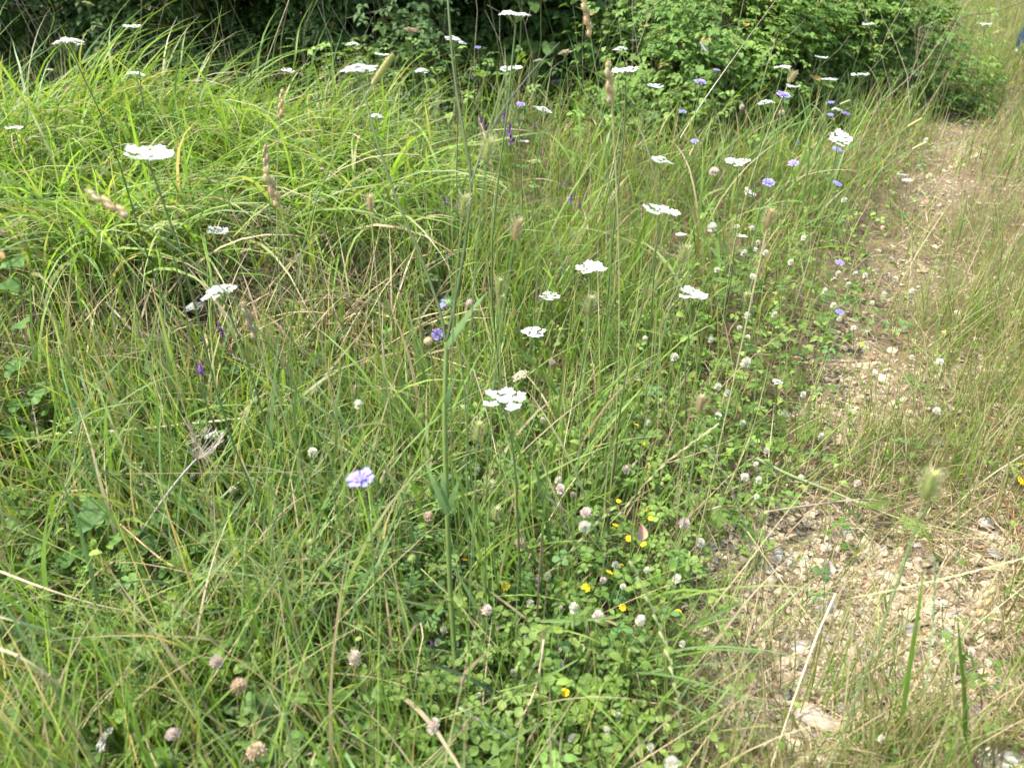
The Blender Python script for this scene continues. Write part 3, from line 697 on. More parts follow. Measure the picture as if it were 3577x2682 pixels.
def t_lobed():
    m = MB(); pts = lobed_outline()
    vs = [(0, 0, .0)]+[(x, y+.15, .16*math.hypot(x, y)-.30*(x*x+y*y)+.05*math.cos(5*math.atan2(x, y))) for x, y in pts]
    m.add(vs, [(0, i, i+1) for i in range(1, len(vs)-1)], (1, 1, 1)); m.tube([(0, 0, 0), (0, -.5, -.25), (0, -.8, -.6)], .025, 3, (1.1, 1, .7)); return m
def t_ferny():
    m = MB(); m.tube([(0, 0, 0), (0, .5, .06), (0, 1, 0)], .012, 3, (1, 1, .8))
    for k in range(7):
        yy = .2+k*.12; l = .42*(1-.8*abs(k-2)/7)
        for s in (-1, 1):
            d = Vector((s, .45, .05)).normalized(); b = Vector((0, yy, .04)); m.leaf(b, d, (0, 0, 1), l, .05, (1, 1, 1), ((0, .5), (.5, 1), (1, 0)), droop=.1)
            for j in range(1, 4):
                p = b+d*(l*j/4)
                for q in (-1, 1): m.leaf(p, (d+Vector((-d.y, d.x, 0))*q*1.1), (0, 0, 1), l*.34*(1.2-j*.22), .055, (1, 1, 1), ((0, .5), (.5, 1), (1, 0)), droop=.1)
    return m
T_CLOVER, T_OVAL, T_BRAM, T_SING, T_LOBE, T_FERN, T_OVAL3 = (f().arrays() for f in (t_clover, t_oval, t_bramble, t_single, t_lobed, t_ferny, lambda: t_oval(3)))

def ground_cover(name, tm, n, region, size, h, tint1, tint2, label, tilt=.5, patch=(2.5, 3), far=4.2, near=.34):
    x, y = field(n, near, far); k = R.random(len(x)) < region(x, y)*np.clip(2.2*vn(x, y, *patch)-.45, 0, 1); x, y = x[k], y[k]; n = len(x)
    hh = R.uniform(h[0], h[1], n); pos = np.stack([x, y, gz(x, y)+hh], 1)
    hid = hides(pos[:, None]); pos = pos[~hid]; n = len(pos)
    tint = mixc(tint1, tint2, R.random(n))*R.uniform(.8, 1.15, n)[:, None]
    V, F4, F3, c = scatter([tm], np.zeros(n, int), pos, rots(R.uniform(0, 6.3, n), R.normal(0, tilt, n), R.uniform(0, 6.3, n)), R.uniform(size[0], size[1], n), tint)
    return tag(link(name, npmesh(name, V, F4, F3, c, M_LEAF)), label, 'ground cover', kind='stuff')
def reg_clover(x, y):
    d = dd(x, y); return ss(-1.25, -.6, d)*ss(.0, -.3, d)*np.clip(1.35-.3*y, .12, 1)*(1-.6*in_tussock(x, y))
ground_cover('clover_leaves', T_CLOVER, 14000, reg_clover, (.0095, .0185), (.02, .11), (.11, .20, .035), (.21, .31, .075), 'round clover leaves carpeting the verge beside the stony track', .35, (2.2, 3))
ground_cover('oval_leaves', T_OVAL, 2600, lambda x, y: ss(-.95, -.55, x)*ss(.1, -.15, x)*ss(1.5, 1.05, y), (.026, .042), (.03, .14), (.085, .18, .04), (.17, .28, .07), 'low plants with paired oval leaves in the near meadow', .4, (3, 5))
ground_cover('small_herbs', T_OVAL3, 9000, lambda x, y: ss(.0, -.25, dd(x, y))*.8+.4*(1-bare(x, y)), (.012, .026), (.015, .14), (.085, .16, .03), (.17, .26, .06), 'small leafy herbs woven through the grass', .7, (3, 6), 5)
ground_cover('narrow_herbs', T_SING, 16000, lambda x, y: ss(.25, -.25, dd(x, y))*.85+.2*(1-bare(x, y)), (.010, .028), (.01, .16), (.10, .17, .03), (.20, .28, .06), 'narrow single leaves of mixed herbs between the grass', .9, (3.2, 4), 5.5)
ground_cover('lobed_leaves', t_lobed().arrays(), 1500, lambda x, y: ss(-.1, -.45, x)*ss(1.9, 1.3, y)+.12*ss(-.3, -.6, dd(x, y)), (.014, .034), (.03, .17), (.085, .17, .035), (.17, .28, .065), 'lobed weed leaves among the near grass', .5, (3, 2), 4.0)
ground_cover('feathery_leaves', T_FERN, 900, lambda x, y: ss(.1, -.3, dd(x, y))*.7+.08, (.04, .075), (.02, .12), (.09, .16, .03), (.17, .25, .05), 'feathery carrot like leaves low in the grass', .5, (2, 1), 3.6)

# ------------------------------------------------------------------ hedge bushes, bramble bank: stems, single leaves, inner foliage
def bush(name, c, r, n, tmpls, size, col1, col2, label, cat, nparts=170, group=None, seed=1, top=None, nstem=14, droop=.5, vis=True):
    rg = np.random.default_rng(seed)
    root = empty(name, (c[0], c[1], gzf(c[0], c[1]))); tag(root, label, cat, group)
    # clumps spread through the volume give lumps and gaps
    nc = max(16, int(70*r[0]*r[1]*2))
    u = rg.random(nc); th = rg.uniform(0, 2*PI, nc); rad = rg.random(nc)**.45
    zc = rg.random(nc)**.9*r[2]; pr = np.sqrt(np.clip(1-(zc/r[2])**3, .06, 1))*(.86+.14*np.sin(3*th+seed))
    cl = np.stack([r[0]*rad*np.cos(th)*pr, r[1]*rad*np.sin(th)*pr, zc], 1); cs = rg.uniform(.12, .30, nc)
    k = rg.integers(0, nc, n); off = rg.normal(0, 1, (n, 3)); off /= np.linalg.norm(off, axis=1)[:, None]; off *= (rg.random(n)**.4)[:, None]
    P = cl[k]+off*cs[k][:, None]*np.array((1, 1, .8)); P[:, 2] = np.abs(P[:, 2])+.01
    tone = rg.random(nc)[k]
    out = P[:, :2]/np.maximum(np.linalg.norm(P[:, :2], axis=1), 1e-3)[:, None]
    az = np.arctan2(out[:, 0], out[:, 1]); az = -az+rg.normal(0, .7, n)       # leaves point outwards
    tilt = -rg.uniform(.05, 1.1, n)*droop*1.4
    sc = rg.uniform(size[0], size[1], n)*(.8+.4*rg.random(nc)[k])
    tint = mixc(col1, col2, np.clip(tone*.7+.3*rg.random(n), 0, 1))*rg.uniform(.8, 1.2, n)[:, None]
    old = rg.random(n) < .025; tint[old] = np.array((.30, .22, .08))
    pick = rg.integers(0, len(tmpls), n); rot = rots(az, tilt, rg.normal(0, .3, n))
    Wp = P+np.array(root.location)[None]
    hid = hides(Wp[:, None])
    px, py, dep = project(Wp); infr = (px > -30) & (px < 3600) & (py > -30) & (py < 2700) & (dep > 0) & ~hid
    # those that show: the front most of each small patch of the picture
    cand = np.where(infr)[0]; cand = cand[np.argsort(dep[cand])]; seen = {}; parts = []
    for i in cand:
        key = (int(px[i]//26), int(py[i]//26))
        if key in seen: continue
        seen[key] = 1; parts.append(i)
        if len(parts) >= nparts: break
    isp = np.zeros(n, bool); isp[parts] = True
    meshes = {}
    for i in parts:
        q = int(tone[i]*4.99); key = (int(pick[i]), q)
        if key not in meshes:
            v, f4, f3, cc = tmpls[pick[i]]
            meshes[key] = npmesh('leaf', v, f4, f3, cc*mixc(col1, col2, np.array([.1+.2*q]))[0], M_LEAF)
        o = link('leaf', meshes[key], root, P[i], Matrix(rot[i].tolist()).to_euler(), float(sc[i]))
    rest = ~isp & ~hid
    V, F4, F3, cc = scatter(tmpls, pick[rest], P[rest], rot[rest], sc[rest], tint[rest])
    tag(link('foliage', npmesh('foliage', V, F4, F3, cc, M_LEAF), root), kind='stuff')
    for s in range(nstem):
        m = MB(); e = cl[rg.integers(0, nc)]; b = Vector((e[0]*.35+rg.normal(0, .08), e[1]*.35+rg.normal(0, .08), 0)); e = Vector(e.tolist())
        mid = (b+e)/2+Vector((rg.normal(0, .06), rg.normal(0, .06), .12*r[2])); pts = []
        for t in np.linspace(0, 1, 7): pts.append(b*(1-t)**2+mid*2*t*(1-t)+e*t*t)
        r0 = rg.uniform(.004, .009); m.tube(pts, lambda t: r0*(1-.7*t), 5, (.13, .10, .065), (.14, .15, .06)); m.build('branch', M_STEM, root)
    return root
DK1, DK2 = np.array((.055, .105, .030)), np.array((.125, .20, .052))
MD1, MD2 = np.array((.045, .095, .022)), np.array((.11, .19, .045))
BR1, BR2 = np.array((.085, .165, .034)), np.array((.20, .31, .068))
T_LOBS = t_lobed().arrays()
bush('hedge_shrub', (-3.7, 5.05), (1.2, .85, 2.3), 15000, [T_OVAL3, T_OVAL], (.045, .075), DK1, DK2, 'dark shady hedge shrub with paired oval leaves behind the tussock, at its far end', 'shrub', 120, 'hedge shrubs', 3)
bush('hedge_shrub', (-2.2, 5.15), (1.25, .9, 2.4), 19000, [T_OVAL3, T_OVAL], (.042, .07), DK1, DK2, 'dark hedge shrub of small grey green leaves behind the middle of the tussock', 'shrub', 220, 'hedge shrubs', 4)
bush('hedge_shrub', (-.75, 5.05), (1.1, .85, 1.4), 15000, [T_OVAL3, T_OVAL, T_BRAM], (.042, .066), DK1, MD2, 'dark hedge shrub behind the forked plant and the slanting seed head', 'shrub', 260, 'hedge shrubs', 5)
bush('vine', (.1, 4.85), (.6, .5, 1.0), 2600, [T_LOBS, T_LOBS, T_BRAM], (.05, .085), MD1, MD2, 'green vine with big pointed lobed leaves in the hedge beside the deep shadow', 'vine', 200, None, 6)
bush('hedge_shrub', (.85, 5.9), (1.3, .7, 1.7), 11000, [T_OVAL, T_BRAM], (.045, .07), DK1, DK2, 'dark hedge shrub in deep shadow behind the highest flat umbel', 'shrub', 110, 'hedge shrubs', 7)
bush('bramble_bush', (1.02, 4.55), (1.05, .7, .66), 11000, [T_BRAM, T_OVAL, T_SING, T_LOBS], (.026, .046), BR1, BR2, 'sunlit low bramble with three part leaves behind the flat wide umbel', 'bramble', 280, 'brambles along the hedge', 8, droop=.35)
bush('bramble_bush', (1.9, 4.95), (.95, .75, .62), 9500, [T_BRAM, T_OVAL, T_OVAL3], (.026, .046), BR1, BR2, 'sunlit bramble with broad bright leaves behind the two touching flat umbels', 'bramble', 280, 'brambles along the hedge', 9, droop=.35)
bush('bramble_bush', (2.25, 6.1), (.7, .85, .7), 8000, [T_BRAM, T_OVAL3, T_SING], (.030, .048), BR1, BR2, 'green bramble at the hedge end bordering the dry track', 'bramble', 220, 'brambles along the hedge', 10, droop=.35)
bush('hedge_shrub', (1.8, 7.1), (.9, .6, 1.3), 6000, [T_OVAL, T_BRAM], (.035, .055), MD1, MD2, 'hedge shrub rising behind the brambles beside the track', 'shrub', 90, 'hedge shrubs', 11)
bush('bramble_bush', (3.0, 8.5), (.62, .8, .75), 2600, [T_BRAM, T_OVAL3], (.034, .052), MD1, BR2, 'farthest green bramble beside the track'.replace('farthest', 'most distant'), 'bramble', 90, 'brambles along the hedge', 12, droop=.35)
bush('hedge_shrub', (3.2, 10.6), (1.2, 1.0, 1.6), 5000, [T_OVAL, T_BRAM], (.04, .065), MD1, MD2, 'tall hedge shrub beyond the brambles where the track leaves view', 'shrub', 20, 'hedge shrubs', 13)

bush('hedge_shrub', (-3.3, 6.9), (1.7, .9, 3.0), 9000, [T_OVAL, T_BRAM], (.07, .11), DK1, DK2, 'tall dark shrub in the depth of the hedge behind its far end', 'shrub', 12, 'hedge shrubs', 14)
bush('hedge_shrub', (-.6, 7.0), (1.7, .9, 3.0), 9000, [T_OVAL, T_BRAM], (.07, .11), DK1, DK2, 'tall dark shrub in the depth of the hedge behind the vine', 'shrub', 12, 'hedge shrubs', 15)
def sprays():
    n = 12000; x = R.uniform(-1.0, 3.4, n); y = R.uniform(2.7, 6.6, n); d = dd(x, y)
    line = 3.15+.95*np.clip(x-.6, 0, 3); k = (R.random(n) < ss(-.12, -.6, d)*ss(-.3, .8, y-line)*np.clip(2*vn(x, y, 2.4, 2)-.35, 0, 1)); x, y = x[k], y[k]; n = len(x)
    pos = np.stack([x, y, gz(x, y)+R.uniform(.03, .42, n)*(.4+.9*vn(x, y, 1.8, 6))], 1); h = ~hides(pos[:, None]); pos = pos[h]; n = len(pos)
    V, F4, F3, c = scatter([T_BRAM, T_OVAL3, T_OVAL], R.integers(0, 3, n), pos, rots(R.uniform(0, 6.3, n), R.normal(0, .5, n), R.uniform(0, 6.3, n)), R.uniform(.026, .052, n), mixc(MD1, BR2, R.random(n))*R.uniform(.75, 1.15, n)[:, None])
    tag(link('bramble_sprays', npmesh('bramble_sprays', V, F4, F3, c, M_LEAF)), 'low leafy sprays creeping out from the hedge into the meadow', 'undergrowth', kind='stuff')
sprays()
# bare and dead stems standing in front of the hedge
def dead_sticks():
    m = MB()
    rg = random.Random(5)
    for i in range(230):
        x = rg.uniform(-3.1, 2.3); y = 3.9+rg.uniform(0, .75)+(.25 if x < 0 else .0); h = rg.uniform(.3, .95); a = rg.uniform(-.5, .5); b_ = rg.uniform(-.35, .35)
        z = gzf(x, y); pts = [(x+a*t*h+.03*math.sin(5*t+i), y+b_*t*h, z+h*t*(1-.12*t)) for t in (0, .25, .5, .75, 1)]
        c = rg.choice([(.30, .25, .17), (.20, .17, .12), (.14, .16, .06), (.42, .36, .24), (.12, .15, .05)])
        m.tube(pts, lambda t: .0022*(1-.6*t), 4, c)
        if rg.random() < .5:
            p = Vector(pts[3]); m.tube([p, p+Vector((rg.uniform(-.1, .1), rg.uniform(-.1, .1), .12)), p+Vector((rg.uniform(-.2, .2), rg.uniform(-.1, .1), .16))], .0011, 3, c)
    o = m.build('dead_stems', M_DRY); tag(o, 'thin bare stems tangled in front of the hedge', 'dead stems', kind='stuff')
dead_sticks()
x_ = R.uniform(-3.4, 2.9, 6500); y_ = R.uniform(3.1, 5.2, 6500); k_ = (R.random(6500) < .75*ss(-.1, -.5, dd(x_, y_)))
x_, y_ = x_[k_], y_[k_]; c_ = greens(len(x_), .3, .3)
stuff('rough_grass', [blades(x_, y_, R.uniform(.15, .5, len(x_))*np.where(x_ > .2, .85, 1), R.uniform(.002, .006, len(x_)), R.uniform(0, 6.3, len(x_)), np.abs(R.normal(.25, .25, len(x_))), R.uniform(0, 1.3, len(x_)), 6, c_, tips(c_, .3), twist=.5)],
      M_BLADE, 'rough tangled grass along the foot of the hedge', 'grass')

# ------------------------------------------------------------------ flower heads (unit radius), built once and shared
WHITE, CREAM, GRN = (.74, .76, .74), (.70, .66, .46), (.13, .21, .05)
TINTS = {'white': WHITE, 'cream': (.66, .62, .44), 'green': (.36, .42, .16), 'brown': (.42, .27, .19)}
def floret(m, c, up, r, col, n=5):
    c = Vector(c); up = Vector(up).normalized(); a = up.orthogonal().normalized(); b = up.cross(a); ph = random.uniform(0, 6)
    vs = [c+up*r*.05]
    for k in range(n):
        an = ph+2*PI*k/n
        for q, rr in ((-.42, .78), (0, 1.0), (.42, .78)):
            d = a*math.cos(an+q)+b*math.sin(an+q); vs.append(c+d*r*rr+up*r*(.12+.1*random.random()))
    fs = []
    for k in range(n):
        i = 1+3*k; fs += [(0, i, i+1), (0, i+1, i+2)]
    m.add(vs, fs, col)
    m.blob(c+up*r*.08, r*.16, tuple(x*.72 for x in (col[0], col[1]*1.02, col[2]*.8)), 4, 3)
def umbellet_mesh(kind, tint, seed):
    random.seed(seed); m = MB(); col = TINTS[tint]
    if kind == 'lace' or kind == 'flat':
        n = 16 if kind == 'lace' else 15; R_ = .235
        for i in range(n):
            r = R_*math.sqrt((i+.5)/n); a = 2.4*i+seed; z = (.07 if kind == 'lace' else .03)*(1-(r/R_)**2)+random.uniform(-.015, .015)
            p = (r*math.cos(a), r*math.sin(a), z); floret(m, p, (p[0]*1.2+random.uniform(-.2, .2), p[1]*1.2+random.uniform(-.2, .2), .5), random.uniform(.055, .078), tuple(c*random.uniform(.85, 1.05) for c in col))
    elif kind == 'seed':
        for i in range(26):
            r = .28*math.sqrt((i+.5)/26); a = 2.4*i+seed; p = Vector((r*math.cos(a), r*math.sin(a), .06*(1-(r/.28)**2)))
            c = col if i % 3 else (.50, .34, .30); c = (.55, .52, .30) if i % 5 == 0 else c
            m.blob(p, (.028, .028, .06), tuple(x*random.uniform(.8, 1.15) for x in c), 4, 3, axis=(p.x, p.y, .4))
            m.tube([p, p+Vector((p.x*.4, p.y*.4, .1))], .006, 3, (.5, .40, .25))
    else:
        for i in range(9):
            r = .2*math.sqrt((i+.5)/9); a = 2.4*i+seed; p = (r*math.cos(a), r*math.sin(a), .03+random.uniform(-.01, .02))
            floret(m, p, (random.uniform(-.4, .4), random.uniform(-.4, .4), 1), random.uniform(.07, .10), col)
        ring = kind == 'ring'
        for j, a in enumerate((-.85, 0, .85) if ring else (0, 1.6, 3.1, 4.7)):
            a += random.uniform(-.15, .15); L = random.uniform(.38, .48) if ring else .24; W_ = L*.86
            d = Vector((math.cos(a), math.sin(a), .34+random.uniform(-.12, .2))).normalized(); b = Vector((.06*math.cos(a), .06*math.sin(a), .03))
            s = d.cross(Vector((0, 0, 1))).normalized(); up = s.cross(d)
            vs = [b, b+d*L*.35-s*W_*.28, b+d*L*.40+up*L*.03, b+d*L*.35+s*W_*.28, b+d*L*.72-s*W_*.5+up*L*.06, b+d*L*.7+up*L*.03, b+d*L*.72+s*W_*.5+up*L*.06,
                  b+d*L*.98-s*W_*.36+up*L*.02, b+d*L*.80+up*L*.0, b+d*L*.98+s*W_*.36+up*L*.02]
            m.add(vs, [(0, 2, 1), (0, 3, 2), (1, 2, 5, 4), (2, 3, 6, 5), (4, 5, 8, 7), (5, 6, 9, 8)], tuple(c*random.uniform(.96, 1.03) for c in col))
    return m.mesh('umbellet', M_PETAL if kind != 'seed' else M_SEED)
_um = {}
def um(kind, tint, v):
    if (kind, tint, v) not in _um: _um[(kind, tint, v)] = umbellet_mesh(kind, tint, 31*v+len(kind))
    return _um[(kind, tint, v)]
def stem_pts(base, top, bow, n=8):
    base, top = Vector(base), Vector(top); L = (top-base).length
    s = Vector((bow[0], bow[1], 0))*L
    return [base+(top-base)*t+s*math.sin(PI*t)*.5+Vector((math.sin(9*t+base.x*40), math.cos(8*t+base.y*50), 0))*L*.006 for t in [i/(n-1) for i in range(n)]]
RF = random.Random(21)
FERN_ME = npmesh('leaf', T_FERN[0], T_FERN[1], T_FERN[2], T_FERN[3]*np.array((.10, .18, .04))[None], M_LEAF)
CLOV_ME = [npmesh('leaf', T_CLOVER[0], T_CLOVER[1], T_CLOVER[2], T_CLOVER[3]*np.array(c)[None], M_LEAF) for c in ((.085, .17, .03), (.13, .23, .05), (.10, .20, .06))]
OVAL_ME = [npmesh('leaf', T_OVAL[0], T_OVAL[1], T_OVAL[2], T_OVAL[3]*np.array(c)[None], M_LEAF) for c in ((.07, .15, .04), (.12, .22, .05))]
THINGS = []        # (root, kind word, photo x, y) for the labels that are worked out from neighbours
def head_rot(roll, pitch):
    return (Matrix.Rotation(math.radians(roll), 3, 'Y') @ Matrix.Rotation(math.radians(pitch), 3, 'X') @ Matrix.Rotation(RF.uniform(0, 6.3), 3, 'Z')).to_euler()
def umbel_head(parent, loc, kind, tint, roll, pitch, rad, seed):
    """rays with their umbellets: a part with sub-parts"""
    rg = random.Random(seed); pos = []
    if kind in ('lace', 'seed', 'flat'):
        n = {'lace': 15, 'seed': 13, 'flat': 17}[kind]; dome = {'lace': .30, 'seed': .34, 'flat': .08}[kind]
        for i in range(n):
            r = .80*math.sqrt((i+.4)/n); a = 2.4*i+rg.uniform(-.2, .2); pos.append((r*math.cos(a), r*math.sin(a), dome*(1-(r/.8)**2)+rg.uniform(-.06, .06), a, kind))
    else:
        n = rg.choice((5, 6, 6, 7, 7))
        for a in rg.choice(((0, 2.5), (1, 3.6), (.5, 2.6, 4.7))): pos.append((.17*math.cos(a)+rg.uniform(-.05, .05), .17*math.sin(a)+rg.uniform(-.05, .05), .03, rg.uniform(0, 6), 'mid'))
        for i in range(n):
            a = 2*PI*i/n+rg.uniform(-.14, .14); r = rg.uniform(.48, .66); pos.append((r*math.cos(a), r*math.sin(a), rg.uniform(-.10, .10), a, 'ring'))
    m = MB(); j = Vector((0, 0, -.50))
    for p in pos: m.tube([j, Vector((p[0]*.55, p[1]*.55, -.2)), Vector(p[:3])], .016, 3, (.13, .20, .055), (.20, .28, .09))
    for k in range(5):
        a = k*1.26; m.leaf(j, (math.cos(a), math.sin(a), -.5), (0, 0, 1), .25, .05, (.13, .20, .06), ((0, 1), (1, 0)))
    h = m.build('flower_head', M_STEM, parent, loc=loc, rot=head_rot(roll, pitch), scale=rad)
    for p in pos:
        link('umbellet', um(p[4], tint, rg.randrange(4)), h, p[:3], (rg.uniform(-.28, .28), rg.uniform(-.22, .28), p[3]))
    return h
def ferny_leaves(root, pts, n, size):
    for k in range(n):
        t = RF.uniform(.08, .3); i = int(t*(len(pts)-1)); link('leaf', FERN_ME, root, pts[i], (RF.uniform(-.2, .5), 0, RF.uniform(0, 6.3)), RF.uniform(*size))
def low(fx, fy): return .46 if fx < 1150 and fy < 620 else .34 if fx < 1400 and fy < 640 else .12
def umbel(i, fx, fy, wp, kind, tint, roll, pitch, label):
    P, size, t = placed(fx, fy, wp, .062, low(fx, fy), .95); h = P.z; pitch = pitch-10+RF.uniform(-5, 5); roll += RF.uniform(-4, 4)
    bx = P.x+RF.uniform(-.05, .05); by = P.y+RF.uniform(-.05, .12)*h
    base = Vector((bx, by, gzf(bx, by)))
    root = empty('umbel_flower', base); tag(root, label, 'wildflower', 'white umbel flowers')
    rad = size/2; hr = umbel_head(root, P-base, kind, tint, roll, pitch, rad, 100+i)
    n = Matrix.Rotation(math.radians(roll), 3, 'Y') @ Matrix.Rotation(math.radians(pitch), 3, 'X') @ Vector((0, 0, 1))
    top = P-base-n*rad*.5; pts = stem_pts((0, 0, 0), top, (RF.uniform(-.08, .08), RF.uniform(-.05, .05)))
    c = (.09, .13, .04) if RF.random() < .6 else (.13, .19, .06)
    m = MB(); r0 = RF.uniform(.0017, .0024); m.tube(pts, lambda t: r0*(1.2-.5*t), 5, c, (.14, .20, .07)); m.build('stem', M_STEM, root)
    ferny_leaves(root, pts, 2, (.04, .07))
for i, u_ in enumerate(UMBELS): umbel(i, *u_)

# the big plant with the forked stem that carries the widest umbel near the viewer
def forked_plant():
    def pt(fx, fy, t): return at_depth(fx, fy, t)
    b = at_height(1606, 2520, 0)[0]; b.z = gzf(b.x, b.y)-.01
    root = empty('forked_umbel_plant', b); tag(root, 'tall green branching plant with thick forked stem and wide flat white umbel', 'wildflower', 'white umbel flowers')
    trunk = [b, pt(1585, 2250, 1.24), pt(1570, 2000, 1.21), pt(1562, 1782, 1.18), pt(1553, 1480, 1.15), pt(1560, 1195, 1.13)]
    ra = [pt(1558, 1205, 1.13), pt(1600, 1000, 1.14), pt(1632, 800, 1.15), pt(1645, 625, 1.16), pt(1622, 480, 1.17), pt(1592, 300, 1.19), pt(1575, 140, 1.20), pt(1562, -40, 1.22), pt(1556, -160, 1.23)]
    la = [pt(1556, 1190, 1.13), pt(1535, 1080, 1.14), pt(1470, 900, 1.16), pt(1395, 720, 1.18), pt(1325, 520, 1.2), pt(1288, 390, 1.22), pt(1264, 285, 1.24)]
    rb = [pt(1643, 640, 1.16), pt(1690, 510, 1.18), pt(1760, 380, 1.22), pt(1860, 250, 1.28), pt(1955, 150, 1.34)]
    rc = [pt(1640, 660, 1.16), pt(1685, 520, 1.15), pt(1715, 430, 1.14), pt(1770, 240, 1.13)]
    def smooth(ps):
        out = []
        for i in range(len(ps)-1):
            p0 = ps[max(i-1, 0)]; p1 = ps[i]; p2 = ps[i+1]; p3 = ps[min(i+2, len(ps)-1)]
            for q in range(4):
                t = q/4; out.append(.5*((2*p1)+(p2-p0)*t+(2*p0-5*p1+4*p2-p3)*t*t+(3*p1-p0-3*p2+p3)*t**3))
        return out+[ps[-1]]
    for nm, ps, r0, r1, c in (('stem', trunk, .0044, .0036, (.105, .155, .04)), ('branch', ra, .0026, .0018, (.055, .08, .026)), ('branch', la, .0024, .0017, (.05, .075, .025)),
                              ('branch', rb, .0017, .0009, (.07, .08, .05)), ('branch', rc, .0016, .0011, (.10, .15, .05))):
        m = MB(); m.tube([p-b for p in smooth(ps)], lambda t: r0+(r1-r0)*t, 8, c, tuple(x*1.1 for x in c)); m.build(nm, M_STEM, root)
    P = pt(1255, 244, 1.245); rad = 152*1.245/FPX/2
    umbel_head(root, P-b, 'flat', 'white', 1, -2, rad, 77)
    # narrow sheathing leaves at the nodes
    for (fx, fy, t, ex, ey, et) in ((1552, 1430, 1.15, 1590, 1310, 1.11), (1562, 1790, 1.18, 1540, 1640, 1.16), (1562, 1790, 1.18, 1610, 1660, 1.15), (1556, 1220, 1.13, 1700, 1010, 1.10), (1562, 1800, 1.17, 1480, 1600, 1.15)):
        p = pt(fx, fy, t); e = pt(ex, ey, et); m = MB(); m.leaf(p-b, e-p, (0, -.6, .8), (e-p).length, .010, (.15, .25, .09), ((0, .6), (.3, 1), (.7, .6), (1, 0)), droop=.1); m.build('leaf', M_LEAF, root)
forked_plant()

# ------------------------------------------------------------------ scabious
def strap_petal():
    m = MB(); W_ = .6
    pr = [(0, .10), (.45, .62), (.75, 1.0)]
    vs = []; 
    for t, h in pr: vs += [(t, -W_*h*.5, .05*t), (t, 0, .05*t-.02), (t, W_*h*.5, .05*t)]
    vs += [(.98, -W_*.36, .04), (.86, -W_*.17, .03), (1.05, 0, .02), (.86, W_*.17, .03), (.98, W_*.36, .04)]
    m.add(vs, [(0, 1, 4, 3), (1, 2, 5, 4), (3, 4, 7, 6), (4, 5, 8, 7), (6, 10, 9), (6, 7, 10), (7, 11, 10), (7, 12, 11), (7, 8, 12), (8, 13, 12)], (1, 1, 1)); return m
T_STRAP = strap_petal().arrays()
LILS = [np.array((.31, .27, .68)), np.array((.37, .28, .65)), np.array((.27, .25, .64))]
STRAP_ME = [npmesh('petal', T_STRAP[0], T_STRAP[1], T_STRAP[2], T_STRAP[3]*c[None], M_PETAL) for c in LILS]
def scab_centre(seed, col):
    random.seed(seed); m = MB()
    for i in range(22):
        r = .5*math.sqrt((i+.5)/22); a = 2.4*i; p = Vector((r*math.cos(a), r*math.sin(a), .22*(1-(r/.5)**2)))
        floret(m, p, (p.x, p.y, .6), .11, tuple(c*random.uniform(.9, 1.15) for c in col), 4)
        if i % 2: m.tube([p, p+Vector((p.x*.3, p.y*.3, .16))], .012, 3, tuple(c*1.05 for c in col))
    m.blob((0, 0, -.06), (.46, .46, .16), (.14, .20, .07), 8, 4)
    for k in range(9):
        a = k*.7; m.leaf((0, 0, -.14), (math.cos(a), math.sin(a), -.25), (0, 0, 1), .62, .12, (.13, .20, .06), ((0, 1), (1, 0)))
    return m.mesh('flower_head', M_PETAL)
SCAB_C = [scab_centre(3+k, tuple(LILS[k]*1.05)) for k in range(3)]
def ring_mesh(k, small):
    m = []; n = 10; 
    az = np.arange(n)*2*PI/n+R.normal(0, .1, n); V, F4, F3, c = scatter([T_STRAP], np.zeros(n, int), np.stack([.3*np.cos(az), .3*np.sin(az), np.zeros(n)], 1), rots(az, R.normal(0, .2, n)), R.uniform(.58, .74, n), np.repeat(LILS[k][None], n, 0)*R.uniform(.9, 1.08, n)[:, None])
    n = 8; az = np.arange(n)*2*PI/n+.3; V2, F42, F32, c2 = scatter([T_STRAP], np.zeros(n, int), np.stack([.2*np.cos(az), .2*np.sin(az), np.full(n, .08)], 1), rots(az, R.normal(0, .3, n)), R.uniform(.35, .48, n), np.repeat(LILS[k][None], n, 0)*R.uniform(.9, 1.1, n)[:, None])
    V, F4, F3, c = merge([(V, F4, F3, c), (V2, F42, F32, c2)]); return npmesh('petals', V, F4, F3, c, M_PETAL)
RINGS = [ring_mesh(k, True) for k in range(3)]
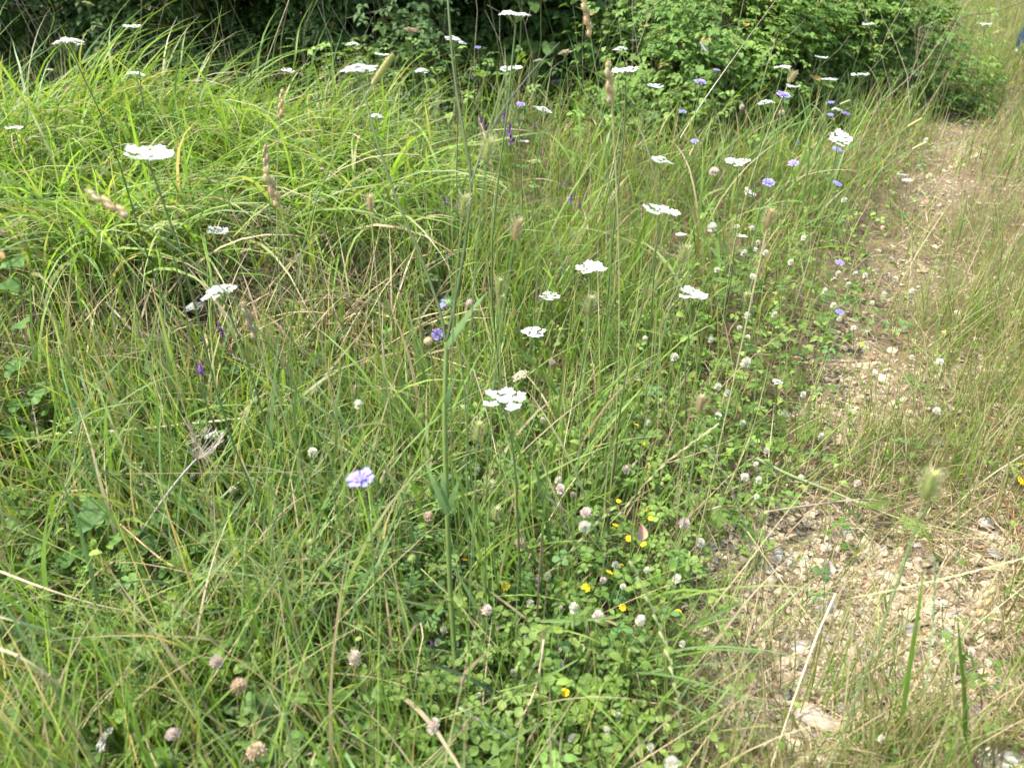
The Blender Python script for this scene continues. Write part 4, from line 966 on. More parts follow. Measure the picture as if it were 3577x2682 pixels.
def scabious(i, fx, fy, wp, label):
    P, size, t = placed(fx, fy, wp, .034, .12, .8); k = i % 3
    bx = P.x+RF.uniform(-.04, .04); by = P.y+RF.uniform(-.02, .06); base = Vector((bx, by, gzf(bx, by)))
    root = empty('scabious_flower', base); tag(root, label, 'wildflower', 'lilac scabious flowers'); rad = size/2
    pitch = {1260: 2, 1527: 45, 2771: 14, 2685: 20}.get(fx, RF.uniform(0, 14)); roll = {2790: 40, 2925: 14, 2924: 12, 1559: -70}.get(fx, RF.uniform(-12, 12))
    h = link('flower_head', SCAB_C[k], root, P-base, head_rot(roll, pitch), rad)
    if wp > 42:
        for q in range(12):
            a = 2*PI*q/12+RF.uniform(-.1, .1); link('petal', STRAP_ME[k], h, (.28*math.cos(a), .28*math.sin(a), 0), (0, RF.uniform(-.25, .1), a), RF.uniform(.66, .78))
        for q in range(7):
            a = 2*PI*q/7; link('petal', STRAP_ME[(k+1) % 3], h, (.16*math.cos(a), .16*math.sin(a), .1), (0, RF.uniform(-.5, -.2), a), RF.uniform(.4, .5))
    else: link('petals', RINGS[k], h)
    pts = stem_pts((0, 0, 0), P-base-Vector((0, 0, rad*.15)), (RF.uniform(-.06, .06), 0)); m = MB(); m.tube(pts, .0011, 5, (.10, .15, .05), (.15, .21, .08)); m.build('stem', M_STEM, root)
    m = MB(); p = Vector(pts[2]); m.leaf(p, (RF.uniform(-1, 1), RF.uniform(-1, 1), .9), (0, 0, 1), .07, .008, (.12, .19, .06), droop=.3); m.build('leaf', M_LEAF, root)
for i, s_ in enumerate(SCABIOUS): scabious(i, *s_)

# ------------------------------------------------------------------ buds and spiny heads
def bud(fx, fy, wp, kind, label):
    P, size, t = placed(fx, fy, wp, .02, .2, .7); base = Vector((P.x+RF.uniform(-.04, .04), P.y-.03, 0)); base.z = gzf(base.x, base.y)
    root = empty('flower_bud', base); tag(root, label, 'flower bud', 'buds among the stems')
    col = {'pink': (.42, .30, .25), 'tan': (.48, .41, .24), 'green': (.26, .34, .10), 'spiny': (.24, .36, .14)}[kind]; random.seed(int(fx)); m = MB(); r = size/2
    m.blob((0, 0, 0), (r*.8, r*.8, r*.7), col, 8, 6)
    for i in range(46):
        z = 1-2*(i+.5)/46*.8; q = math.sqrt(max(0, 1-z*z)); a = 2.4*i; d = Vector((q*math.cos(a), q*math.sin(a), z)); l = r*(.35 if kind != 'spiny' else .8)
        m.tube([d*r*.7, d*(r*.75+l)], lambda t: r*.09*(1-.8*t), 3, tuple(c*random.uniform(.75, 1.25) for c in col))
    h = m.build('flower_head', M_SEED, root, loc=P-base)
    if kind == 'spiny':
        for q in range(5): link('petal', STRAP_ME[2], root, P-base, (RF.uniform(-.3, .3), RF.uniform(-.4, .4), 2.2+q*.35), r*1.7)
    m = MB(); m.tube(stem_pts((0, 0, 0), P-base, (.04, 0)), .0013, 5, (.12, .18, .06), (.17, .23, .09)); m.build('stem', M_STEM, root)
for b_ in BUDS: bud(*b_)

# ------------------------------------------------------------------ clover
def clover_head(seed, tint):
    random.seed(seed); m = MB()
    A, B = {0: ((.78, .76, .68), (.68, .66, .50)), 1: ((.78, .68, .64), (.68, .50, .46)), 2: ((.74, .60, .46), (.46, .30, .19))}[tint]
    n = 74
    for i in range(n):
        z = .97-1.55*(i+.5)/n; q = math.sqrt(max(0, 1-z*z)); a = 2.4*i; d = Vector((q*math.cos(a), q*math.sin(a), z)).normalized()
        d2 = (d+Vector((0, 0, .55 if z > -.2 else -.15))).normalized(); t = random.random()*(.6 if z > 0 else 1)
        col = tuple(A[j]*(1-t)+B[j]*t for j in range(3)); L = random.uniform(.42, .62)
        m.leaf(d*.40, d2, d.orthogonal(), L, .23, col, ((0, .5), (.5, .9), (.8, 1), (1, .15)), cup=.2, droop=0, fold=.4)
    m.blob((0, 0, -.05), (.5, .5, .45), (.40, .42, .22), 7, 5)
    for k in range(6):
        a = k*1.05; m.leaf((0, 0, -.4), (math.cos(a), math.sin(a), -.2), (0, 0, 1), .4, .12, (.14, .22, .07), ((0, 1), (1, 0)))
    return m.mesh('flower_head', M_PETAL)
CLOV_H = {(t, s): clover_head(60+10*t+s, t) for t in range(3) for s in range(4)}
def clover(fx, fy, wp, tint):
    P, size, t = placed(fx, fy, wp, .021, .08, .20); base = Vector((P.x+RF.uniform(-.03, .03), P.y+RF.uniform(-.03, .03), 0)); base.z = gzf(base.x, base.y)
    root = empty('clover_flower', base); tag(root, None, 'clover', 'clover flowers along the track verge')
    link('flower_head', CLOV_H[(tint, RF.randrange(4))], root, P-base, (RF.uniform(-.35, .35), RF.uniform(-.35, .35), RF.uniform(0, 6)), (lambda q: (q*RF.uniform(.8, 1.0), q*RF.uniform(.8, 1.0), q*RF.uniform(.8, 1.25)))(size/2*RF.uniform(.82, 1.08)))
    pts = stem_pts((0, 0, 0), P-base-Vector((0, 0, size*.3)), (RF.uniform(-.1, .1), RF.uniform(-.1, .1))); m = MB(); m.tube(pts, .0009, 4, (.13, .19, .06), (.19, .26, .09)); m.build('stem', M_STEM, root)
    for k in range(3):
        a = RF.uniform(0, 6.3); r = RF.uniform(.012, .035); hh = RF.uniform(.3, .65)*max(P.z-base.z, .05)
        link('leaf', RF.choice(CLOV_ME), root, (r*math.cos(a), r*math.sin(a), hh), (RF.uniform(-.4, .4), RF.uniform(-.4, .4), a), RF.uniform(.011, .019))
    THINGS.append((root, ('white', 'pinkish', 'browning')[tint]+' clover head', fx, fy))
for c_ in CLOVER: clover(*c_)

# ------------------------------------------------------------------ yellow flowers
def yellow_head(seed):
    random.seed(seed); m = MB()
    for k in range(9):
        a = 2*PI*k/9+random.uniform(-.1, .1); m.leaf((.1*math.cos(a), .1*math.sin(a), 0), (math.cos(a), math.sin(a), .25), (0, 0, 1), .9, .5, (.80, .58, .02), ((0, .4), (.5, 1), (.85, .9), (1, .5)), cup=.2, droop=.15)
    for k in range(5):
        a = 2*PI*k/5; m.leaf((.05*math.cos(a), .05*math.sin(a), .05), (math.cos(a), math.sin(a), .7), (0, 0, 1), .55, .35, (.80, .54, .02), ((0, .4), (.6, 1), (1, .4)))
    m.blob((0, 0, .12), (.2, .2, .12), (.70, .42, .02), 6, 4); m.blob((0, 0, -.2), (.25, .25, .25), (.14, .20, .05), 6, 4)
    return m.mesh('flower_head', M_PETAL)
YEL = [yellow_head(5+k) for k in range(3)]
def yellow(fx, fy, wp):
    P, size, t = placed(fx, fy, wp, .02, .08, .3); base = Vector((P.x+RF.uniform(-.03, .03), P.y+RF.uniform(-.02, .03), 0)); base.z = gzf(base.x, base.y)
    root = empty('yellow_flower', base); tag(root, None, 'wildflower', 'small yellow flowers in the clover bed')
    link('flower_head', RF.choice(YEL), root, P-base, (RF.uniform(-.1, .7), RF.uniform(-.4, .4), RF.uniform(0, 6)), size/2)
    m = MB(); m.tube(stem_pts((0, 0, 0), P-base, (RF.uniform(-.1, .1), 0)), .0008, 4, (.13, .18, .05), (.17, .22, .07)); m.build('stem', M_STEM, root)
    for k in range(2): link('leaf', RF.choice(CLOV_ME), root, (RF.uniform(-.02, .02), RF.uniform(-.02, .02), RF.uniform(.3, .7)*P.z), (RF.uniform(-.4, .4), 0, RF.uniform(0, 6)), .011)
    THINGS.append((root, 'small yellow flower', fx, fy))
for y_ in YELLOW: yellow(*y_)

# ------------------------------------------------------------------ vetch
def vetch_head(seed):
    random.seed(seed); m = MB(); n = 15
    m.tube([(0, 0, -1), (.05, 0, 0), (.0, 0, 1)], .04, 4, (.12, .15, .07))
    for i in range(n):
        z = -.9+1.75*i/n; a = random.uniform(-1.5, 1.5); d = Vector((math.cos(a), math.sin(a), -.35+.5*i/n)); t = random.random()
        col = (.13+.10*t, .065+.04*t, .20+.14*t) if random.random() < .7 else (.22, .09, .20)
        L = .55*(1-.45*i/n); m.leaf((0, 0, z), d, (0, 0, 1), L, L*.42, col, ((0, .3), (.4, .7), (.75, 1), (1, .4)), cup=.3, droop=.2, fold=.5, tipcol=tuple(c*1.15 for c in col))
        m.leaf((0, 0, z), d+Vector((0, 0, .3)), (0, 0, 1), L*.8, L*.5, col, ((0, .3), (.6, 1), (1, .5)), cup=.2, droop=-.4, fold=.4)
    return m.mesh('flower_head', M_PETAL)
VET = [vetch_head(9+k) for k in range(4)]
def vetch(fx, fy, hp):
    P, size, t = placed(fx, fy, hp*.5, .018, .16, .45); base = Vector((P.x+RF.uniform(-.06, .06), P.y+RF.uniform(-.02, .05), 0)); base.z = gzf(base.x, base.y)
    root = empty('vetch_flower', base); tag(root, None, 'wildflower', 'violet vetch spikes'); hl = hp*t/FPX/2
    link('flower_head', RF.choice(VET), root, P-base, (RF.uniform(-.2, .2), RF.uniform(-.3, .3), RF.uniform(0, 6)), hl)
    pts = stem_pts((0, 0, 0), P-base-Vector((0, 0, hl)), (RF.uniform(-.15, .15), .05)); m = MB(); m.tube(pts, .0009, 4, (.10, .15, .05)); m.build('stem', M_STEM, root)
    for k in range(3): link('leaf', OVAL_ME[k % 2], root, pts[2+k], (RF.uniform(-.3, .3), 0, RF.uniform(0, 6)), RF.uniform(.022, .034))
    THINGS.append((root, 'violet vetch spike', fx, fy))
for v_ in VETCH: vetch(*v_)

# ------------------------------------------------------------------ grass seed heads
def seed_head(kind, tint, seed):
    """unit height, base at 0"""
    random.seed(seed); m = MB(); col = {'tan': (.46, .38, .22), 'green': (.32, .38, .14), 'yellow': (.40, .40, .17)}[tint]
    v = lambda c: tuple(x*random.uniform(.8, 1.2) for x in c)
    if kind == 'bristle':
        m.blob((0, 0, .48), (.095, .095, .40), tuple(c*.9 for c in col), 8, 6)
        for i in range(60):
            z = .08+.78*(i/60); r = .17*math.sin(PI*min(1, .12+z*.92))**.7; a = 2.4*i; p = Vector((r*.6*math.cos(a), r*.6*math.sin(a), z)); d = Vector((math.cos(a), math.sin(a), .9)).normalized()
            m.leaf(p, d, (0, 0, 1), .2, .085, v(col), ((0, .5), (.4, 1), (1, 0)), droop=0, fold=.3)
            m.tube([p+d*.1, p+d*random.uniform(.22, .36)+Vector((0, 0, .05))], .008, 3, (.52, .50, .32))
    elif kind == 'cylinder':
        m.tube([(0, 0, .02), (0, 0, .12), (0, 0, .5), (0, 0, .85), (0, 0, 1)], lambda t: .085*math.sin(PI*min(1, .15+.83*t))**.5, 8, col)
        for i in range(150):
            z = .05+.92*i/150; r = .08*math.sin(PI*min(1, .1+.88*z))**.5; a = 2.4*i; p = Vector((r*math.cos(a), r*math.sin(a), z)); m.leaf(p, (math.cos(a)*.6, math.sin(a)*.6, 1), (math.cos(a), math.sin(a), 0), .07, .03, v(col), ((0, .7), (.5, 1), (1, 0)), droop=0)
    else:
        m.tube([(0, 0, 0), (0, 0, 1)], .012, 4, (.40, .38, .2))
        for (z, l, s) in ((.12, .2, 1), (.26, .26, -1), (.42, .3, 1), (.58, .28, -1), (.72, .26, 1), (.88, .22, 0)):
            m.blob((s*.06, 0, z), (.06, .06, l*.46), v(col), 7, 5, jit=.15)
            for i in range(26):
                a = 2.4*i; q = (i+.5)/26; p = Vector((s*.06+.085*math.cos(a)*math.sin(PI*q), .085*math.sin(a)*math.sin(PI*q), z+l*(q-.5)))
                m.leaf(p, (p.x*2, p.y*2, .6), (0, 0, 1), .07, .032, v(col), ((0, .4), (.4, 1), (1, 0)), droop=0, fold=.2)
    return m.mesh('seed_head', M_SEED)
_sd = {}
def seed_stalk(i, fx, fy, hp, kind, tint, slope, label):
    real = {'bristle': .034, 'cylinder': .045, 'cocksfoot': .065}[kind]
    P, size, t = placed(fx, fy, hp, real, .16, .92); sl_ = math.radians(slope)
    d = Vector((math.sin(sl_), .15, math.cos(sl_))).normalized(); bot = P-d*size*.5
    bx = bot.x-math.sin(sl_)*bot.z*.3+RF.uniform(-.03, .03); by = bot.y-.04; base = Vector((bx, by, gzf(bx, by)))
    root = empty('grass_stalk', base); tag(root, label, 'seeding grass', 'seeding grass stalks')
    key = (kind, tint, i % 3)
    if key not in _sd: _sd[key] = seed_head(kind, tint, 90+i)
    e = d.to_track_quat('Z', 'Y').to_euler(); link('seed_head', _sd[key], root, bot-base, e, size)
    b = Vector((0, 0, 0)); tp = bot-base; mid = tp-d*tp.length*.45; pts = []
    for q in np.linspace(0, 1, 10): q = float(q); pts.append(b*(1-q)**2+mid*2*q*(1-q)+tp*q*q)
    c = (.36, .34, .17) if tint == 'tan' and i % 2 else (.15, .22, .08); m = MB(); m.tube(pts, .0011, 5, c, c); m.build('stem', M_STEM, root)
    m = MB(); p = pts[3]; m.leaf(p, (RF.uniform(-1, 1), RF.uniform(-.6, .6), 1.2), (0, 1, 0), .16, .0045, (.14, .22, .06), ((0, .8), (.4, 1), (1, 0)), droop=.5); m.build('leaf', M_BLADE, root)
for i, s_ in enumerate(SEEDS): seed_stalk(i, *s_)

# ------------------------------------------------------------------ single straws, blades and rye spikes one can pick out
def spline(ps, k=5):
    out = []
    for i in range(len(ps)-1):
        p0 = ps[max(i-1, 0)]; p1 = ps[i]; p2 = ps[i+1]; p3 = ps[min(i+2, len(ps)-1)]
        for q in range(k):
            t = q/k; out.append(.5*((2*p1)+(p2-p0)*t+(2*p0-5*p1+4*p2-p3)*t*t+(3*p1-p0-3*p2+p3)*t**3))
    return out+[ps[-1]]
def line3(pts): return spline([at_height(x, y, z)[0] for (x, y, z) in pts])
def straw(name, pts, r, col, label, cat='straw', node=True):
    ps = line3(pts); o0 = ps[0].copy(); root = empty(name, o0); tag(root, label, cat)
    m = MB(); m.tube([p-o0 for p in ps], lambda t: r*(1-.45*t), 6, col, tuple(c*.9 for c in col)); m.build('stem', M_DRY, root)
    if node:
        for k in (len(ps)//3, 2*len(ps)//3):
            m = MB(); m.blob((0, 0, 0), (r*1.35, r*1.35, r*1.35), tuple(c*.75 for c in col), 6, 4); m.build('node', M_DRY, root, loc=ps[k]-o0)
    return root
PALE, OCHRE, GREY, DARKS = (.62, .54, .34), (.50, .37, .18), (.34, .30, .27), (.17, .14, .09)
straw('straw', [(190, 1517, .10), (420, 1505, .12), (640, 1483, .13), (845, 1462, .14)], .0042, PALE, 'thick pale straw lying nearly level in the grass before the thatch')
straw('straw', [(370, 1055, .22), (520, 1215, .12), (600, 1290, .07), (672, 1358, .03)], .0030, (.55, .48, .33), 'bent pale straw slanting down in front of the dead thatch')
straw('dry_stalk', [(2377, 482, .25), (2460, 350, .40), (2580, 180, .58), (2715, -6, .80)], .0022, (.58, .52, .40), 'long straight bleached stalk slanting across the bramble bank', 'dry stalk')
straw('straw', [(440, 1655, .22), (700, 1652, .21), (1000, 1648, .20), (1195, 1646, .19)], .0010, (.22, .18, .10), 'very thin dark level straw crossing the near grass', node=False)
straw('straw', [(1655, 1292, .26), (1700, 1440, .17), (1735, 1590, .10), (1768, 1760, .03)], .0013, PALE, 'thin white straw slanting down behind the umbel with the beetle', node=False)
straw('straw', [(1900, 2232, .17), (1872, 2400, .12), (1810, 2530, .08), (1728, 2690, .03)], .0018, (.42, .32, .22), 'brownish pink stalk slanting down through the clover bed')
straw('purple_stem', [(1874, 2200, .04), (1880, 2080, .14), (1890, 1920, .24), (1893, 1870, .28)], .0019, (.22, .11, .12), 'upright reddish purple stem in the clover bed', 'plant stem')
straw('straw', [(0, 1995, .25), (150, 2052, .24), (330, 2110, .20), (480, 2140, .16)], .0020, (.50, .40, .24), 'blurred tan straw slanting into the near grass under the lobed leaves')
straw('straw', [(-10, 2265, .30), (60, 2290, .29), (170, 2360, .25), (300, 2480, .16)], .0026, (.48, .40, .24), 'thick blurred tan straw curving down at the near corner')
straw('straw', [(-10, 2150, .24), (70, 2175, .23), (150, 2215, .19), (215, 2260, .14)], .0024, (.46, .40, .28), 'short blurred bleached straw end over the near corner shade')
straw('straw', [(2919, 2072, .20), (2850, 2230, .17), (2770, 2450, .12), (2688, 2690, .05)], .0015, PALE, 'long thin pale straw slanting over the gravel patch')
straw('straw', [(2610, 1855, .18), (2700, 1985, .13), (2830, 2160, .08), (2970, 2350, .03)], .0012, (.46, .42, .2), 'thin straw running down the gravel towards the large stone', node=False)
straw('straw', [(1470, 1985, .2), (1620, 2130, .15), (1760, 2285, .10)], .0010, (.34, .34, .14), 'fine olive straw crossing the oval leaves', node=False)
straw('straw', [(420, 1830, .14), (560, 1950, .12), (640, 1990, .11), (800, 2060, .06)], .0019, (.42, .27, .14), 'reddish brown stalk crossing under the grey dead umbel stalk')
straw('green_stem', [(2640, 1600, .12), (2760, 1660, .09), (2900, 1715, .06), (3020, 1765, .04), (3150, 1815, .02)], .0040, (.24, .30, .12), 'thick pale green stem lying across the stony rut', 'plant stem')
straw('twig', [(2660, 1790, .03), (2850, 1762, .03), (3000, 1745, .03), (3090, 1750, .02)], .0030, (.30, .23, .18), 'brown twig lying across the stony rut below the pale green stem', 'twig')
straw('twig', [(1420, 1842, .06), (1460, 1848, .07), (1500, 1858, .06), (1535, 1875, .04)], .0030, (.17, .12, .09), 'short dark brown twig among oval leaves beside the forked plant', 'twig')
straw('bramble_cane', [(3010, 140, .30), (3180, 128, .38), (3300, 88, .45), (3390, 53, .50), (3480, 42, .54), (3600, -5, .60)], .0035, (.13, .09, .07), 'dark bramble cane arching over the far track', 'cane')
straw('dry_stalk', [(1110, 20, .62), (1180, 190, .40), (1235, 330, .2)], .0016, (.42, .36, .26), 'bare forked dead stalk before the dark hedge above the wide umbel', 'dry stalk')
straw('straw', [(1010, 0, .72), (940, 190, .55), (905, 300, .45)], .0015, (.40, .36, .20), 'slim tan stem rising out of the tussock crest in front of the hedge', node=False)

def rye(pts, label, col=(.42, .44, .24), n=17, size=.013):
    ps = line3(pts); o0 = ps[0].copy(); root = empty('rye_grass_spike', o0); tag(root, label, 'seeding grass', 'rye grass spikes')
    m = MB(); m.tube([p-o0 for p in ps], .0009, 5, (.34, .38, .17)); m.build('stem', M_STEM, root); mm = MB()
    tot = len(ps)-1
    for k in range(n):
        q = tot*(.18+.82*k/n); i = min(int(q), tot-1); p = ps[i].lerp(ps[i+1], q-i); d = (ps[i+1]-ps[i]).normalized(); s = d.cross(Vector((.1, .8, .6))).normalized()*(1 if k % 2 else -1)
        for j in range(3): mm.leaf(p-o0+d*j*size*.2, d+s*(.45-.1*j), (0, -.5, .8), size*(1-.2*j), size*.30, tuple(c*RF.uniform(.85, 1.2) for c in col), ((0, .5), (.4, 1), (1, 0)), droop=0, fold=.3)
    mm.build('spikelets', M_SEED, root)
rye([(2175, 1260, .10), (2161, 1215, .14), (2125, 1110, .24), (2078, 1030, .32), (2003, 925, .42)], 'pale zigzag rye spike slanting up to the wide shallow umbel')
rye([(2440, 1580, .05), (2383, 1497, .10), (2300, 1400, .17), (2221, 1305, .24)], 'pale rye spike slanting up through the verge grass under mid meadow')
rye([(2130, 1830, .12), (2180, 1775, .17), (2300, 1640, .25), (2420, 1545, .31), (2500, 1488, .34)], 'stout tan rye spike lying aslant above the yellow flowers', (.50, .45, .27), 20)
rye([(1900, 2010, .12), (1960, 1960, .18), (2050, 1860, .27), (2140, 1775, .34)], 'green rye spike crossing the clover bed under the stout tan one', (.33, .40, .16))
rye([(2390, 2640, .03), (2376, 2560, .08), (2360, 2400, .16), (2300, 2180, .24), (2205, 1960, .34)], 'upright rye spike at the gravel edge of the clover bed', (.36, .42, .2), 24)
rye([(2974, 2088, .10), (3120, 2060, .14), (3272, 2026, .18), (3440, 1985, .22), (3590, 1945, .26)], 'pale green rye spike lying level over the gravel patch', (.40, .46, .25), 24)
rye([(2640, 2000, .05), (2620, 1900, .12), (2590, 1800, .2), (2520, 1640, .32), (2470, 1560, .38)], 'drooping whitish rye spike at the top of the gravel patch', (.46, .48, .33), 22)
rye([(3230, 2500, .04), (3240, 2330, .12), (3260, 2150, .2), (3265, 1950, .30)], 'slim pale rye spike upright beside the broad green blade', (.42, .46, .28), 22)
rye([(1870, 2700, .05), (1800, 2590, .10), (1700, 2530, .13), (1620, 2480, .15)], 'dull green rye spike slanting in the near clover', (.30, .36, .22), 16)
rye([(640, 2000, .14), (600, 1900, .2), (540, 1810, .27), (505, 1660, .38), (455, 1610, .44)], 'mottled rye spike over the lobed leaves', (.36, .40, .2), 18)
rye([(900, 1440, .15), (1000, 1390, .2), (900, 1290, .30), (820, 1250, .36)], 'silvery bent rye spike below the large domed umbel', (.46, .48, .34), 18)
rye([(2640, 700, .14), (2600, 620, .22), (2560, 540, .30)], 'short rye spike behind the cushion shaped umbel', (.38, .40, .22), 12)

def blade(pts, wd, col, label):
    ps = line3(pts); o0 = ps[0].copy(); m = MB(); vs = []; n = len(ps); cs = []
    for i, p in enumerate(ps):
        d = (ps[min(i+1, n-1)]-ps[max(i-1, 0)]).normalized(); s = d.cross(Vector((.1, -.75, .65))).normalized(); t = i/(n-1); w_ = wd*.5*(.6+.4*min(1, t*4))*(1-t**4*.92)
        up = s.cross(d).normalized()
        vs += [p-o0-s*w_+up*w_*.35, p-o0, p-o0+s*w_+up*w_*.35]; f = .92+.1*t
        cs += [tuple(c*f for c in col)]*3
    m.add(vs, [f for i in range(n-1) for f in ((3*i, 3*i+1, 3*i+4, 3*i+3), (3*i+1, 3*i+2, 3*i+5, 3*i+4))], cs)
    o = m.build('broad_grass', M_BLADE, loc=o0); tag(o, label, 'grass blade', 'single broad grass blades')
BLU, LIT, YGR = (.12, .21, .10), (.19, .29, .09), (.17, .25, .05)
blade([(400, 2280, .06), (355, 2140, .14), (310, 1960, .24), (262, 1790, .34), (190, 1630, .42)], .0072, BLU, 'bluish blade standing over the lobed leaves in the near grass')
blade([(1180, 2135, .05), (1090, 2113, .09), (900, 2120, .13), (720, 2140, .15), (480, 2185, .14)], .0048, BLU, 'long level bluish blade crossing beneath the oval leaves')
blade([(860, 2230, .05), (730, 2120, .12), (600, 2045, .17), (480, 2030, .2), (330, 2070, .2)], .0050, BLU, 'bluish arched blade under the grey dead umbel stalk')
blade([(100, 1690, .06), (150, 1640, .16), (20, 2200, .2)][:2]+[(190, 1560, .24), (320, 1440, .32), (500, 1400, .36)], .0046, LIT, 'light arching blade below the thick pale straw')
blade([(400, 1440, .06), (217, 1285, .20), (120, 1225, .26), (30, 1212, .28)], .0052, BLU, 'long bluish blade arching over the near end of the thatch')
blade([(640, 1690, .10), (520, 1600, .17), (400, 1560, .21), (200, 1535, .24), (-20, 1525, .25)], .0042, (.26, .28, .07), 'yellowing blade bending level beneath the thick pale straw')
blade([(2377, 2205, .10), (2450, 2170, .13), (2530, 2130, .15), (2592, 2105, .16)], .0068, LIT, 'bright light green blade reaching over the gravel patch edge')
blade([(2250, 2300, .08), (2377, 2266, .12), (2480, 2265, .14), (2655, 2276, .14)], .0042, LIT, 'level light green blade below the one reaching over the gravel')
blade([(1765, 2440, .06), (1850, 2390, .12), (1940, 2345, .16), (2022, 2300, .18)], .0055, LIT, 'sunlit blade rising through the near clover bed')
blade([(1886, 2168, .16), (1960, 2166, .17), (2060, 2162, .17), (2155, 2152, .17)], .0060, LIT, 'short level pale green blade cut at both ends over the clover bed')
blade([(1860, 2500, .03), (1700, 2400, .10), (1590, 2345, .13), (1480, 2310, .15)], .0062, (.075, .13, .07), 'dark bluish blade lying across the clover bed')
blade([(3140, 2560, .02), (3152, 2480, .10), (3178, 2300, .24), (3205, 2130, .36), (3226, 1975, .48)], .0095, (.13, .23, .05), 'broad upright green blade in the dry grass beside the gravel')
blade([(3380, 2690, .02), (3370, 2560, .08), (3366, 2420, .16), (3352, 2270, .24), (3345, 2160, .3)], .0080, (.13, .20, .04), 'stout green blade in a tuft over the white corner stone')
blade([(1080, 1220, .05), (1090, 1050, .16), (1120, 960, .22), (1180, 900, .24)], .006, YGR, 'yellow green blade curving at the lower edge of the tussock')
blade([(690, 380, .42), (720, 260, .52), (755, 130, .66), (775, 20, .78)], .0105, YGR, 'broad upright fresh blade out of the tussock crest')
blade([(600, 450, .36), (612, 320, .48), (625, 170, .62)], .0085, (.13, .21, .05), 'slim upright blade beside the broad fresh one on the tussock crest')
blade([(1010, 330, .34), (1030, 210, .5), (1045, 100, .6), (1090, 10, .7)], .0075, YGR, 'narrow upright blade before the dark hedge behind the tan seed heads')
blade([(150, 180, .5), (190, 60, .66), (165, -10, .74)], .0095, (.12, .19, .05), 'upright green blade beside the broad lacy umbel')
blade([(1760, 1040, .10), (1960, 640, .34), (2070, 560, .36)][:1]+[(1580, 560, .26), (1700, 500, .34), (1850, 468, .38), (1960, 462, .36)], .0085, LIT, 'broad light blade arching under the violet vetch')
blade([(2080, 900, .05), (2120, 700, .22), (2185, 480, .42)], .0055, (.12, .20, .05), 'upright green blade beside the sprawling wide umbel')
blade([(2680, 650, .05), (2710, 500, .18), (2735, 350, .30)], .0060, (.14, .23, .06), 'light green blade on the stem of the large lilac scabious')

# grey skeleton of last year's umbel
def skeleton():
    ps = line3([(420, 1985, .06), (500, 1850, .12), (570, 1745, .17), (640, 1655, .22), (690, 1600, .25)]); o0 = ps[0].copy(); root = empty('dead_umbel_stalk', o0)
    tag(root, 'grey dead stalk topped by a curled bare umbel below the level thin straw', 'dry stalk')
    m = MB(); m.tube([p-o0 for p in ps], .0022, 6, GREY); m.build('stem', M_DRY, root); m = MB(); e = ps[-1]-o0; d0 = (ps[-1]-ps[-3]).normalized()
    for k in range(14):
        a = 2.4*k; d = (d0*.6+Vector((math.cos(a), math.sin(a)*.6, .5+.5*math.sin(a)))).normalized(); q = .034
        m.tube([e, e+d*q*.5, e+d*q+d0*q*.35, e+d*q*.95+d0*q*.8-d*q*.15], .0008, 4, (.30, .26, .23))
        for j in range(4): m.tube([e+d*q*.95+d0*q*.8-d*q*.15, e+d*q*.9+d0*q*1.05+Vector((RF.uniform(-.006, .006), RF.uniform(-.006, .006), RF.uniform(0, .008)))], .0005, 3, (.36, .31, .26))
    m.build('rays', M_DRY, root)
skeleton()

# ------------------------------------------------------------------ plants with big lobed leaves at the near left, oval leaf sprigs
LOB_ME = [npmesh('leaf', T_LOBS[0], T_LOBS[1], T_LOBS[2], T_LOBS[3]*np.array(c)[None], M_LEAF) for c in ((.075, .16, .035), (.12, .23, .05), (.095, .19, .045))]
def leafy(name, label, cat, spots, meshes, fx, fy, stemcol=(.15, .16, .07)):
    b = at_height(fx, fy, 0)[0]; b.z = gzf(b.x, b.y); root = empty(name, b); tag(root, label, cat)
    for (x, y, wp, z) in spots:
        P, t = at_height(x, y, z); s = wp*t/FPX/2.3
        o = link('leaf', RF.choice(meshes), root, P-b, (RF.uniform(-.05, .55), RF.uniform(-.35, .35), RF.uniform(-1.2, 1.2)), s)
        m = MB(); e = P-b-Vector((0, 0, .01)); m.tube([(0, 0, 0), (e.x*.4, e.y*.4, e.z*.8), e], .0012, 4, stemcol); m.build('stalk', M_STEM, root)
leafy('lobed_plant', 'low plant with big toothed lobed leaves at the near end of the thatch', 'leafy plant', LOBES[:8], LOB_ME, 60, 1400)
leafy('lobed_plant', 'cluster of large soft lobed leaves under the grey dead umbel stalk', 'leafy plant', LOBES[8:], LOB_ME, 400, 2010)
leafy('lobed_plant', 'bright lobed leaf pair low beside the near clover bed', 'leafy plant', [(1290, 2450, 170, .09), (1250, 2500, 120, .06), (1340, 2530, 110, .05)], LOB_ME[1:2], 1290, 2540)
OV = [(1150, 1800), (1230, 1860), (1300, 1905), (1380, 1830), (1420, 1960), (1490, 1900), (1180, 1990), (1250, 2060), (1330, 2010), (1400, 2090), (1470, 2050), (1540, 1980), (1060, 1960), (1100, 2080), (1490, 2170), (1430, 1760), (1330, 1750), (1560, 1830)]
for i, (x, y) in enumerate(OV):
    before = set(bpy.data.objects)
    leafy('oval_leaf_sprig', 'x', 'leafy plant', [(x+RF.uniform(-45, 45), y+RF.uniform(-40, 40), RF.uniform(70, 105)*.9, RF.uniform(.06, .15)) for _ in range(5)], OVAL_ME, x, y+60)
    o = [o for o in bpy.data.objects if o not in before and o.parent is None][0]; o['group'] = 'oval leaf sprigs in the near meadow'
    THINGS.append((o, 'sprig of paired oval leaves', x, y))

